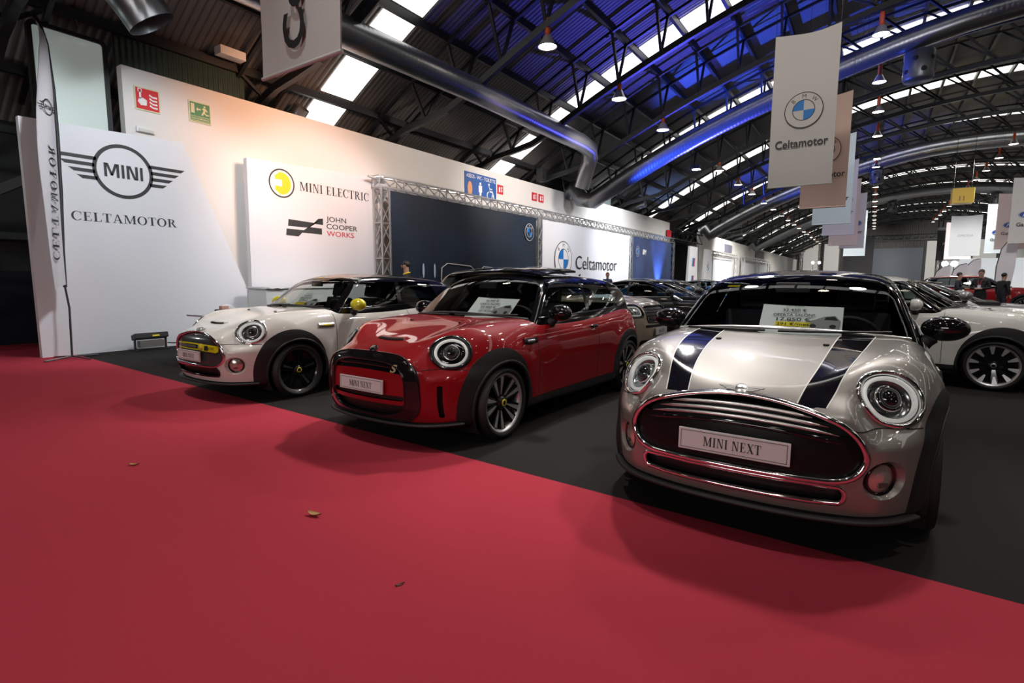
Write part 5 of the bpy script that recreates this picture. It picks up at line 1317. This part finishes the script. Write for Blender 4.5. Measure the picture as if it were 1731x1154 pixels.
b.build('headlight_print', mat('print_glow', (.55, .65, .85), .6), p)
p = backdrop(18.85, 28.42, mat('white_print', (.74, .75, .78), .6, bump=(2.5, .1)), 'white printed backdrop with blue white roundel and dealer name')
roundel(f, 20.75, 2.25, .78, p); b = MB(); flat(b, text_mb('Celtamotor', -.012), f, 21.95, 1.85, .62, fit=4.7, align='l'); b.build('backdrop_lettering', M['ink'], p)
p = backdrop(28.75, 35.95, mat('dusk_print', (.020, .040, .12), .5, noise=(.6, .9, (.05, .08, .2)), bump=(2.5, .1)), 'blue printed backdrop lit from its foot')
roundel(f, 29.6, 3.0, .30, p, ring=M['white_ink'], base=mat('dusk', (.03, .05, .12), .6), letters=False); b = MB()
for k, mm in enumerate(('blue_ink', 'ink', 'red_ink')):
    poly2(b, [(30.4 + k * .1, 2.85), (30.48 + k * .1, 2.85), (30.54 + k * .1, 3.15), (30.46 + k * .1, 3.15)], f)
flat(b, text_mb('M', .03, .2), f, 30.85, 2.85, .3); b.build('backdrop_lettering', M['white_ink'], p)
# wash light at its foot
u = empty('wash_light', (-10.7, 33.3, 0), 0, 'small wash light on the floor before the blue backdrop', 'lamp'); MB().box((0, 0, .12), (.2, .3, .18)).build('lamp_housing', STEEL, u, .02); MB().box((-.02, 0, .22), (.14, .24, .02)).build('lamp_bulb', mat('blue_glow', (.3, .4, 1), .5, emit=(.3, .45, 1), es=25), u)

# leaning brand boards and booths further along
for q, (y, lb) in enumerate(((39.0, 'white leaning board with three colour stripes'), (43.2, 'white leaning board with the blue white roundel'))):
    p = empty('brand_board', (-10.7, y, 0), 0, lb, 'board'); b = MB(); b.prism([(-1.3, 0), (1.5, 0), (1.15, 3.75), (-.75, 3.75)], .15, RX, (-.15, 0, 0)); b.build('panel_board', PANEL, p)
    fl = fx(.0, 0, 0)
    if q == 0:
        for k, mm in enumerate((mat('m_light_blue', (.1, .35, .7), .5), mat('m_navy', (.02, .03, .15), .5), M['red_ink'])):
            b = MB(); poly2(b, [(-.25 + k * .25, 2.35), (-.02 + k * .25, 2.35), (.08 + k * .25, 2.95), (-.15 + k * .25, 2.95)], fl); poly2(b, [(-.35 + k * .22, 1.0), (-.15 + k * .22, 1.0), (-.05 + k * .22, 1.7), (-.25 + k * .22, 1.7)], fl); b.build('colour_stripe', mm, p)
    else: roundel(fl, .1, 2.35, .45, p)
for q, (y0, y1, z) in enumerate(((47.2, 57.5, 3.7), (61, 78, 3.75))):
    t = empty('truss_frame', (0, 0, 0), 0, ('nearer', 'farther')[q] + ' booth truss frame on the second white wall', 'truss'); truss_mb((-11.5, y0, z), (-11.5, y1, z), .3, .8).build('truss_beam', ALU, t)
    for y in (y0 + .1, (y0 + y1) / 2, y1 - .1)[::2 if q == 0 else 1]: truss_mb((-11.5, y, 0), (-11.5, y, z - .15), .3, .8).build('truss_post', ALU, t)
    b = MB(); b.box((-11.78, (y0 + y1) / 2, 1.7), (.03, y1 - y0 - 1, 3.4)); o = b.build('projection_cloth', mat('pale_print', (.72, .75, .80), .6)); tag(o, ('bright white cloth in the nearer booth frame', 'pale grey cloth in the farther booth frame')[q], 'backdrop')
b = MB(); b.box((-11.86, 55.5, 4.45), (.06, 3.0, .75)); o = b.build('wall_sign', mat('grey_sign', (.16, .16, .22), .5)); tag(o, 'grey sign board above the nearer booth frame', 'sign')
b = MB(); b.box((-11.86, 73.0, 4.6), (.06, 6.0, .9)); o = b.build('wall_sign', mat('dark_sign', (.05, .05, .05), .5)); tag(o, 'dark sign board above the farther booth frame', 'sign')
truss_mb((-12, 37.4, 4.6), (-12, 45, 4.6), .7, 1.2, .04).build('gap_beam', STEEL)['kind'] = 'structure'

# ---------------------------------------------------------------- hanging banners
def hang(x0, y, z0, z1, m, label, mark=None, text=None, wd=1.0, group=None, ink=M['ink'], logo_z=None, dx=0.):
    p = empty('hanging_banner', (x0, y, 0), 0, label, 'banner', group); b = MB(); nx, nz = 10, 18; V = []
    for t in (0, .010):
        for i in range(nx + 1):
            for j in range(nz + 1):
                u, v = i / nx, j / nz; V.append((u * wd, t + .035 * sin(u * 3.1) * v ** 3 - .012 * sin(u * 9 + v * 5) * v + .01 * sin(v * 9), z0 + (z1 - z0) * v - (.045 * sin(pi * u) * (v ** 6))))
    n = (nx + 1) * (nz + 1); F = []
    for i in range(nx):
        for j in range(nz):
            a = i * (nz + 1) + j; q = (a, a + nz + 1, a + nz + 2, a + 1); F.append(q); F.append(tuple(n + k for k in q[::-1]))
    b.add(V, F, True); b.build('banner_cloth', m, p)
    b = MB().tube([(-.01, .005, z0), (wd + .01, .005, z0)], .016, 8); b.build('banner_rod', m, p)
    for u in (.01, wd - .01): MB().tube([(u, .0, z1 - .01), (u, 0, ZR(x0 + u) + .01)], .004, 5).build('banner_string', M['cladding'], p)
    fr = (Vector((0, -.022, 0)), Vector((1, 0, 0)), Vector((0, 0, 1)))
    if mark == 'roundel':
        roundel(fr, wd * .51, z0 + 1.27, .30, p, base=m); b = MB(); flat(b, text_mb('Celtamotor', .022), fr, wd * .50, z0 + .66, .135, fit=.82); b.build('banner_lettering', ink, p)
    if mark == 'oval':
        b = MB(); poly2(b, arc_poly(wd * .5, z0 + 1.22, .40, .17, 0, 2 * pi, 36)[:-1], fr); b.build('oval_badge', mat('oval_blue', (.01, .045, .22), .35), p)
        b = MB(); flat(b, text_mb('Ford', .0, .35), fr, wd * .5, z0 + 1.14, .17, fit=.5, lift=.006); ring2(b, wd * .5, z0 + 1.22, .385, .37, fr, .006, 40, ky=.40); b.build('oval_lettering', M['white_ink'], p)
        b = MB(); flat(b, text_mb(text or 'Galmotor', .02), fr, wd * .5, z0 + .72, .16, fit=.86); b.build('banner_lettering', ink, p)
    if mark == 'text':
        b = MB(); flat(b, text_mb(text, .0), fr, wd * .5, z0 + 1.25, .16, fit=.80); b.build('banner_lettering', ink, p)
    if mark == 'vertical':
        b = MB(); V_, F_ = text_mb(text, .03); O = Vector((wd * .60, -.022, z0 + .13)); flat(b, (V_, F_), (O, Vector((0, 0, 1)), Vector((-1, 0, 0))), 0, 0, .26, align='l', lift=.0, sx=1.15); b.build('banner_lettering', ink, p)
    return p
GREYC, PEACH, LBLUE, LAV, PINK = mat('banner_white', (.52, .51, .49), .8, bump=(40, .1)), mat('banner_peach', (.62, .45, .38), .8, bump=(40, .1)), mat('banner_pale_blue', (.55, .63, .68), .8), mat('banner_lavender', (.56, .54, .62), .8), mat('banner_pink', (.62, .50, .49), .8)
hang(-1.69, 10.84, 3.0, 5.6, GREYC, 'nearest grey white banner with the roundel and dealer name', 'roundel')
hang(-1.53, 14.32, 3.0, 5.49, PEACH, 'peach banner with the roundel behind the grey white one', 'roundel', wd=.92)
hang(-1.62, 18.55, 3.0, 5.55, LBLUE, 'pale blue banner behind the peach one', 'roundel', wd=.98)
hang(-1.66, 23.04, 3.0, 5.64, LAV, 'lavender banner behind the pale blue one', 'oval', wd=1.0)
hang(-1.85, 29.66, 3.0, 6.0, PINK, 'pink banner behind the lavender one', 'oval', wd=1.15)
hang(-1.52, 32.1, 2.98, 5.68, LAV, 'second lavender banner, behind the pink one', 'oval', wd=1.05)
hang(-1.64, 40.0, 2.9, 5.67, LBLUE, 'far pale blue banner, last of the middle row', 'oval', wd=1.15)
b = MB(); b.box((-1.0, 48.4, 3.1), (1.9, .1, 3.0)); b.bar((-1.6, 48.4, 4.5), (-1.6, 48.4, 10.62), .03); b.bar((-.4, 48.4, 4.5), (-.4, 48.4, 10.88), .03); o = b.build('hanging_screen', M['cladding']); tag(o, 'black edged screen behind the last banner of the middle row', 'screen')
hang(4.12, 55.1, 3.0, 5.6, mat('banner_black', (.03, .032, .035), .7), 'black banner left of the pale grey one', 'text', 'JAECOO', wd=1.5, ink=M['white_ink'])
hang(4.45, 53.0, 3.0, 5.8, PINK, 'pale pink banner between the black and the pale grey one', 'text', 'OMODA', wd=1.6, ink=M['grey_ink'])
hang(4.12, 46.4, 3.0, 5.65, mat('banner_grey', (.50, .52, .55), .8), 'pale grey banner with one thin grey word', 'text', 'OMODA', wd=1.6, ink=M['grey_ink'])
hang(5.45, 42.7, 3.0, 5.9, LBLUE, 'pale blue banner with the blue oval badge', 'oval', wd=1.3); hang(5.18, 37.6, 3.0, 5.85, PINK, 'pink banner with the blue oval badge', 'oval', wd=1.3); hang(4.86, 32.1, 3.0, 5.83, GREYC, 'large grey white banner with the blue oval badge cut by the picture edge', 'oval', wd=1.3)
q = hang(-4.36, 2.73, 3.0, 5.6, GREYC, 'nearest hanging banner with black upright lettering above the white wall', 'vertical', 'Celtamotor', wd=1.0)
u = empty('hanging_sign', (3.93, 40, 6.12), 0, 'yellow box sign hanging over the far aisle', 'sign'); MB().box((0, 0, 0), (.95, .9, .82)).build('sign_box', mat('sign_yellow', (.75, .50, .02), .4), u); MB().box((.485, 0, 0), (.02, .85, .78)).build('sign_face', mat('sign_glow', (.9, .75, .2), .4, emit=(1, .75, .2), es=1.0), u)
b = MB(); flat(b, text_mb('11', .03), (Vector((-.05, -.455, -.28)), Vector((1, 0, 0)), Vector((0, 0, 1))), 0, 0, .25); b.build('sign_lettering', mat('brown', (.25, .12, .02), .5), u)
for x in (-.4, .4): MB().tube([(x, 0, .4), (x, 0, 3.4)], .01, 5).build('sign_string', STEEL, u)
# cables hanging at the wall
for q, (P, lb) in enumerate((([(-11.7, 21.2, 6.6), (-11.72, 21.4, 5.9), (-11.75, 21.7, 5.3)], 'thin cable hanging before the wall right of the loudspeaker'), ([(-11.7, 31.2, 6.9), (-11.72, 31.4, 6.2), (-11.75, 31.5, 5.4)], 'thin cable hanging above the white printed backdrop'), ([(-12.05, 3.6, 6.14), (-12.05, 4.0, 5.98), (-12.05, 4.05, 5.78)], 'thin cable hanging above the framed screen'))):
    o = MB().tube(P, .014, 6).build('hanging_cable', mat('cable_grey', (.2, .19, .18), .6)); tag(o, lb, 'cable')

# ---------------------------------------------------------------- flag, floor light, desk
fg = empty('feather_flag', (-11.04, 3.22, 0), radians(0), 'tall white feather flag with black edge on a cross foot', 'flag')
A = Vector((-.79, .06, 0)).normalized()
P = [(0, 0, .05), (-.09, .05, .857), (-.177, .043, 1.2), (-.25, .08, 1.84), (-.334, .148, 2.73), (-.447, .207, 3.71), (-.556, .242, 4.5), (-.70, .25, 5.25), (-.83, .22, 5.60), (-.944, .158, 5.78)]
MB().tube(P[:4], [.016, .016, .015, .014], 8).build('flag_pole', M['cladding'], fg)
b = MB(); b.tube(P[2:], .030, 8); b.build('flag_sleeve', M['cladding'], fg)
# sail: from the sleeve towards the left
Z = [1.15, 1.6, 2.4, 3.4, 4.3, 5.0, 5.45, 5.72]; S1 = {p[2]: p for p in P}
b = MB(); V = []; nu = 8
def pole_at(z):
    for a, c in zip(P[:-1], P[1:]):
        if a[2] <= z <= c[2]: t = (z - a[2]) / (c[2] - a[2]); return Vector(a).lerp(Vector(c), t)
zz = np.linspace(1.25, 5.68, 30); wdt = Spl((1.15, .34), (1.6, .40), (2.5, .50), (3.5, .56), (4.4, .46), (5.0, .30), (5.4, .14), (5.7, .0))
for t in (0, .006):
    for z in zz:
        q0 = pole_at(float(z))
        for k in range(nu + 1):
            u_ = k / nu; V.append(q0 + Vector((.75, -.66, 0)) * float(max(.005, wdt(z))) * u_ + Vector((.66, .75, 0)) * (.02 * sin(u_ * 6 + z * 1.3) + t) + Vector((0, 0, -.10 * u_ * (1 if z < 5 else .3))))
nz = len(zz); F = []
for i in range(nz - 1):
    for k in range(nu):
        a = i * (nu + 1) + k; q_ = (a, a + 1, a + nu + 2, a + nu + 1); F += [q_[::-1], tuple(nz * (nu + 1) + v for v in q_)]
b.add(V, F, True); b.build('flag_cloth', mat('flag_white', (.62, .60, .62), .8), fg)
b = MB()
X_ = Vector((-.75, .66, 0)); nn_ = X_.cross(Vector((0, 0, 1)))
for s_ in (1,):
    def fo(z, off): q0 = pole_at(z); return (q0 - X_ * off * 1.9 + nn_ * .036 - Vector((0, 0, .04)), X_, Vector((0, 0, 1)))
    ring2(b, 0, 0, .13, .11, fo(4.15, .15), .0, 28); flat(b, sans_text('MINI'), fo(4.15, .15), 0, -.03, .06, fit=.17, lift=0)
    for k in range(3):
        for sd_ in (-1, 1): poly2(b, [(sd_ * .13, .045 - k * .04), (sd_ * (.23 - .02 * k), .045 - k * .04), (sd_ * (.215 - .02 * k), .025 - k * .04), (sd_ * .13, .025 - k * .04)], fo(4.15, .15), 0)
    b.build('flag_emblem', M['ink'], fg); b = MB()
    for k, ch in enumerate('CELTAMOTOR'):
        z = 1.75 + k * .19; q0 = fo(z, .14); flat(b, serif_text(ch), (q0[0], Vector((0, 0, 1)), X_), 0, -.09, .18, lift=0.0, fit=.14)
b.build('flag_lettering', M['ink'], fg)
for a in (0.3, 0.3 + pi / 2, .3 + pi, .3 - pi / 2):
    MB().tube([(0, 0, .05), (.12 * cos(a), .12 * sin(a), .045), (.42 * cos(a), .42 * sin(a), .022)], .013, 6).build('flag_foot', M['dkgrey'], fg)

wl = empty('floor_wash_light', (-11.28, 4.50, 0), 0, 'black wash light bar standing on the floor before the white panel', 'lamp')
MB().box((0, 0, .27), (.20, .56, .10), Matrix.Rotation(radians(-15), 3, 'Y')).build('lamp_housing', M['cladding'], wl, .015)
MB().box((.02, 0, .13), (.14, .42, .12)).build('lamp_driver', mat('worn_metal', (.25, .24, .22), .5, .5), wl, .01)
for s_ in (-1, 1): MB().box((0, .26 * s_, .13), (.06, .02, .26)).build('lamp_bracket', M['cladding'], wl); MB().box((0, .26 * s_, .012), (.26, .04, .024)).build('lamp_foot', M['cladding'], wl)
MB().box((.105, .06, .285), (.004, .12, .03), Matrix.Rotation(radians(-15), 3, 'Y')).build('warning_label', M['yellow_ink'], wl)
o = MB().tube([(-11.25, 4.78, .12), (-11.2, 4.95, .10), (-11.15, 5.02, .02), (-11.1, 5.1, .015), (-11.1, 5.2, .12), (-11.1, 5.4, .14), (-11.1, 5.7, .1)], .012, 6).build('power_cable', M['cladding']); tag(o, 'black power cable looping from the wash light bar', 'cable')
dk = empty('desk', (-9.55, 4.30, 0), 0, 'grey desk with white top half hidden by the white car', 'desk')
MB().box((.55, .95, .73), (1.2, 1.7, .03)).build('desk_top', mat('desk_grey', (.40, .40, .42), .5), dk, .005)
for y in (.3, 1.7): MB().box((.55, y, .36), (.9, .04, .71)).build('desk_leg', mat('desk_leg', (.16, .16, .17), .5), dk)
ch = empty('chair', (-10.15, 5.2, 0), radians(200), 'white moulded chair behind the grey desk', 'chair')
b = MB(); b.ellipsoid((0, 0, .46), (.24, .24, .05), 16, 8); b.build('seat', WHITE, ch)
b = MB(); b.ellipsoid((-.22, 0, .66), (.05, .26, .22), 16, 10); b.build('backrest', WHITE, ch)
for a in range(4): MB().tube([(.12 * cos(a * pi / 2 + .8), .12 * sin(a * pi / 2 + .8), .44), (.25 * cos(a * pi / 2 + .8), .25 * sin(a * pi / 2 + .8), 0)], .014, 6).build('leg', mat('oak', (.35, .22, .12), .5), ch)
o = MB().box((-9.25, 5.0, .785), (.35, .45, .07)).build('laptop_bag', M['seat'], None, .02); tag(o, 'flat black laptop bag lying on the grey desk', 'bag')
o = MB().box((-9.3, 4.88, .85), (.10, .12, .06)).build('tissue_box', mat('salmon_card', (.6, .35, .27), .6), None, .008); tag(o, 'small salmon box on top of the black bag', 'box')
o = MB().box((-9.35, 4.85, .17), (.3, .3, .33)).build('storage_box', mat('blue_box', (.05, .25, .5), .5), None, .01); tag(o, 'blue box on the floor under the grey desk', 'box')
ct = empty('counter', (-11.0, 7.5, 0), 0, 'white reception counter behind the white car', 'counter')
MB().box((0, 0, .57), (.7, 2.0, 1.14)).build('counter_body', mat('counter_white', (.62, .64, .61), .5), ct, .01); MB().box((0, 0, 1.16), (.76, 2.06, .04)).build('counter_top', WHITE, ct, .008)
b = MB(); V = [(.39, -.98 + .1 * k, 1.19) for k in range(5)] + [(.40, -.98 + .1 * k, 1.185 - .03 - .02 * (k % 2)) for k in range(5)]; b.add([(v[0] + .0, v[1], v[2]) for v in V] + [(v[0] + .006, v[1], v[2]) for v in V], [(k, k + 1, k + 6, k + 5) for k in range(4)] + [(10 + k + 5, 10 + k + 6, 10 + k + 1, 10 + k) for k in range(4)]); o = b.build('paper_towel', WHITE); o.location = (-11.0, 7.5, 0); tag(o, 'crumpled white paper hanging over the counter edge', 'paper')

# dry leaves on the carpet
for q, (x, y, a, s_, lb) in enumerate(((-2.52, 1.76, .2, 1., 'curled dry leaf on the middle of the red carpet'), (-4.3, 1.55, .6, .75, 'dry leaf on the red carpet, farthest left'), (-1.62, 1.54, 1.2, .45, 'tiny dark leaf scrap on the red carpet, nearest the edge'))):
    b = MB(); V = []; n = 9
    for t in (0, .0015):
        for k in range(n):
            u_ = k / (n - 1) - .5; wv = .017 * (1 - (2 * u_) ** 2) + .001
            for m_ in (-1, 0, 1): V.append((u_ * .10, m_ * wv, .010 + t + abs(m_) * .008 + .012 * u_ * u_ * 4))
    F = []
    for t in (0, 1):
        for k in range(n - 1):
            for m_ in range(2):
                a0 = t * 3 * n + k * 3 + m_; f_ = (a0, a0 + 3, a0 + 4, a0 + 1); F.append(f_ if t else f_[::-1])
    b.add([Vector(v) * s_ for v in V], F, True); o = b.build('dry_leaf', mat('dry_leaf', (.42, .27, .09) if q < 2 else (.05, .03, .02), .7)); o.location = (x, y, .0); o.rotation_euler = (0, 0, a); tag(o, lb, 'leaf')
# ---------------------------------------------------------------- cars in their places
def price_sheet(car, S, y, w_, h_, x0, z0, tilt, yaw, lines, label, hl=True):
    """sheet standing on the dashboard; a thing of its own placed in the world"""
    Mw = Matrix.Translation(car.location) @ Matrix.Rotation(car.rotation_euler.z, 4, 'Z') @ Matrix.Translation((x0, y, z0)) @ Matrix.Rotation(yaw, 4, 'Z') @ Matrix.Rotation(tilt, 4, 'Y')
    p = empty('price_sheet', (0, 0, 0), 0, label, 'sheet'); p.matrix_world = Mw
    b = MB(); n = 8; V = []
    for t in (0, -.002):
        for i in range(n + 1):
            for j in (0, 1): u_ = i / n; V.append((-.012 * sin(pi * u_) + t - (.02 * max(0, u_ - .75) if j else 0), (u_ - .5) * w_, j * h_ - (.03 * max(0, u_ - .55) if j else 0)))
    F = []
    for i in range(n):
        a = i * 2; F += [(a, a + 2, a + 3, a + 1), tuple(2 * (n + 1) + k for k in (a + 1, a + 3, a + 2, a))]
    b.add(V, F, True); b.build('sheet_paper', M['paper'], p)
    fr = (Vector((.004, 0, 0)), Vector((0, 1, 0)), Vector((0, 0, 1)))
    if hl: b = MB(); poly2(b, [(-.30 * w_, .22 * h_), (.13 * w_, .22 * h_), (.13 * w_, .37 * h_), (-.30 * w_, .37 * h_)], fr, .001); b.build('sheet_highlight', M['yellow_ink'], p)
    b = MB()
    for s_, zc, ht, ft in lines: flat(b, text_mb(s_, .02), fr, -.085 * w_, zc * h_, ht, lift=.002, fit=ft * w_)
    b.build('sheet_lettering', M['ink'], p)
    b = MB(); c = .27 * w_; zc = .22 * h_; k = w_ * .20
    poly2(b, [(c - k, zc), (c + k, zc - .02), (c + k * 1.05, zc + .22 * h_), (c + k * .7, zc + .40 * h_), (c + k * .05, zc + .36 * h_), (c - k * .5, zc + .24 * h_), (c - k, zc + .18 * h_)], fr, .001); b.build('sheet_picture', M['grey_ink'], p)
    b = MB(); poly2(b, [(c + k * .1, zc + .25 * h_), (c + k * .9, zc + .24 * h_), (c + k * .68, zc + .37 * h_), (c + k * .15, zc + .34 * h_)], fr, .002); poly2(b, arc_poly(c - k * .55, zc + .03 * h_, k * .2, .07 * h_, 0, 2 * pi, 12)[:-1], fr, .002); poly2(b, arc_poly(c + k * .6, zc + .03 * h_, k * .2, .07 * h_, 0, 2 * pi, 12)[:-1], fr, .002); b.build('sheet_picture_windows', M['ink'], p)
    return p

silver, SH = mini_car('silver grey hatchback with two black bonnet stripes and chrome grille', (-0.498, 3.514), -1.600, M['silver_paint'], 'classic', 'white', stripes=True)
red, _ = mini_car('red hatchback with black roof and open sunroof between the white and silver cars', (-3.291, 3.588), -1.604, M['red_paint'], 'facelift', 'paddle', sunroof=True)
white, _ = mini_car('white hatchback with yellow grille strip and yellow mirror caps', (-6.136, 3.624), -1.606, M['white_paint'], 'ev', 'five', mirror_paint=M['yellow'])
rwhite, _ = mini_car('white hatchback with black wheel arches seen from the side behind the silver car', (1.36, 9.29), radians(-6), M['white_paint'], 'classic', 'white', mirror_paint=M['white_paint'], roof=M['white_paint'], plate_on=True)
L1 = [('P.V.P. NUEVO', .90, .016, .22), ('32.450 €', .74, .026, .30), ('OFERTA SALÓN*', .57, .026, .52), ('17.850 €', .40, .032, .42), ('291 €/mes', .245, .028, .40), ('Consulta condiciones', .14, .008, .30)]
L2 = [('P.V.P. NUEVO', .90, .016, .22), ('36.490 €', .76, .026, .30), ('OFERTA SALÓN*', .60, .026, .48), ('23.900 €', .43, .030, .36), ('237 €/mes', .26, .028, .36), ('Consulta condiciones', .16, .008, .36)]
price_sheet(silver, SH, .09, .50, .30, -.53, .965, radians(-52), 0.05, L1, 'white price sheet with yellow line behind the windscreen of the silver car')
price_sheet(red, SH, .22, .50, .30, -.50, .965, radians(-52), 0.05, L2, 'white price sheet without yellow line behind the windscreen of the red car', hl=False)
price_sheet(white, SH, .06, .50, .30, -.50, .965, radians(-52), 0.05, L2, 'white price sheet behind the windscreen of the white car with yellow mirrors')
p = MB().box((0, 0, 0), (.20, .30, .004)).build('paper_sheet', M['paper']); p.matrix_world = Matrix.Translation(silver.location) @ Matrix.Rotation(silver.rotation_euler.z, 4, 'Z') @ Matrix.Translation((-.50, -.30, .952)); tag(p, 'loose white sheet lying on the dashboard of the silver car', 'sheet')
p = MB().box((0, 0, 0), (.004, .09, .05)).build('yellow_sticker', M['yellow_ink']); p.matrix_world = Matrix.Translation(silver.location) @ Matrix.Rotation(silver.rotation_euler.z, 4, 'Z') @ Matrix.Translation((-.955, -.43, 1.285)) @ Matrix.Rotation(radians(-58), 4, 'Y'); tag(p, 'yellow sticker in the top corner of the silver car windscreen', 'sticker')

other_car('beige grey compact SUV with black grille between red and silver cars', (-3.62, 8.35), radians(0), M['beige_paint'], 'suv', roof=M['black_gloss'], plate_on=True, mirror_paint=M['black_gloss'])
other_car('black coupe with bright window line behind the beige car', (-2.5, 11.9), radians(-2), M['dark_paint'], 'coupe')
other_car('bright blue coupe behind the black one', (-3.3, 16.1), radians(-2), M['blue_paint'], 'coupe')
other_car('dark grey saloon behind the blue coupe', (-3.2, 20.2), radians(-2), M['dark_paint'], 'coupe')
other_car('black car near the white printed backdrop behind the red car', (-7.1, 18.4), radians(-4), M['dark_paint'], 'coupe')
other_car('grey saloon behind the white car at the picture edge', (2.25, 12.2), radians(-4), M['grey_paint'], 'coupe')
other_car('dark grey car at the far edge of the picture', (4.6, 17.2), radians(186), M['grey_paint'], 'coupe')
other_car('red car behind the three standing men', (5.2, 30.5), radians(0), M['red_paint'], 'suv')

person('man with beard in a black jacket standing before the navy backdrop', (-9.49, 9.5), radians(215), 1.77, 'black', beard=True, collar=M['yellow_ink'])
person('person with reddish hair far off before the white printed backdrop', (-9.93, 22.5), radians(-60), 1.68, 'blue', hair=(.25, .07, .03))
person('man in a navy jacket facing right, leftmost of three men', (2.565, 24.8), radians(-15), 1.62, 'navy', arms='front')
person('bald man in a black jacket with a red lanyard and badge', (2.975, 23.27), radians(-110), 1.70, 'black', hair=(.10, .07, .05), arms='folded', lanyard=True)
person('man in a dark jacket with his back turned, rightmost of three men', (3.89, 25.7), radians(40), 1.61, 'black')

# feather flags and lights of the far stands
for q, (x, y, hgt, lb) in enumerate(((2.5, 34, 2.1, 'small white feather flag behind the leftmost man'), (3.2, 34.4, 2.2, 'white feather flag left of the bald man'), (3.75, 34.9, 2.45, 'largest white feather flag above the bald man'), (4.7, 33, 3.3, 'tall slanting white feather flag at the far right'))):
    g = empty('feather_flag', (x, y, 0), 0, lb, 'flag')
    P = [Vector((0, 0, 0)), Vector((0, 0, hgt * .6)), Vector((.12, 0, hgt * .85)), Vector((.35, 0, hgt * .97)), Vector((.62, 0, hgt))]
    MB().tube(P, .022, 6).build('flag_pole', M['cladding'], g); b = MB(); b.prism([(p.x, p.z) for p in P[1:]] + [(.66, hgt * .93), (.64, hgt * .6), (.5, .5), (.02, .5)], .01, Matrix(((1, 0, 0), (0, 0, -1), (0, 1, 0)))); b.build('flag_cloth', mat('flag_white', (.62, .60, .62), .8), g)
    MB().lathe([(.001, .03), (.2, .02), (.2, 0)], 12).build('flag_foot', STEEL, g)
for q, (x, y, z, lb) in enumerate(((4.47, 52, 2.63, 'left one of two bright white stand spotlights at the far right'), (5.02, 52, 2.63, 'right one of two bright white stand spotlights at the far right'), (-8.2, 100, 4.3, 'left one of the twin spotlights above the silver car roof'), (-7.3, 100, 4.3, 'right one of the twin spotlights above the silver car roof'))):
    g = empty('stand_spotlight', (x, y, z), 0, lb, 'lamp'); MB().box((0, .1, 0), (.3, .2, .25)).build('lamp_housing', STEEL, g); MB().lathe([(.001, 0), (.2, 0)], 16, c=(0, -.02, 0), R=Matrix.Rotation(pi / 2, 3, 'X')).build('lamp_bulb', mat('white_glow', (1, 1, 1), .5, emit=(.9, .96, 1), es=40), g); MB().tube([(0, .1, -.1), (0, .1, -z)], .03, 6).build('lamp_stand', STEEL, g)
b = MB(); b.box((9.0, 58, 1.6), (7, .2, 3.2)); o = b.build('stand_wall', mat('stand_white', (.62, .64, .66), .6)); tag(o, 'white stand wall behind the far feather flags', 'wall panel')
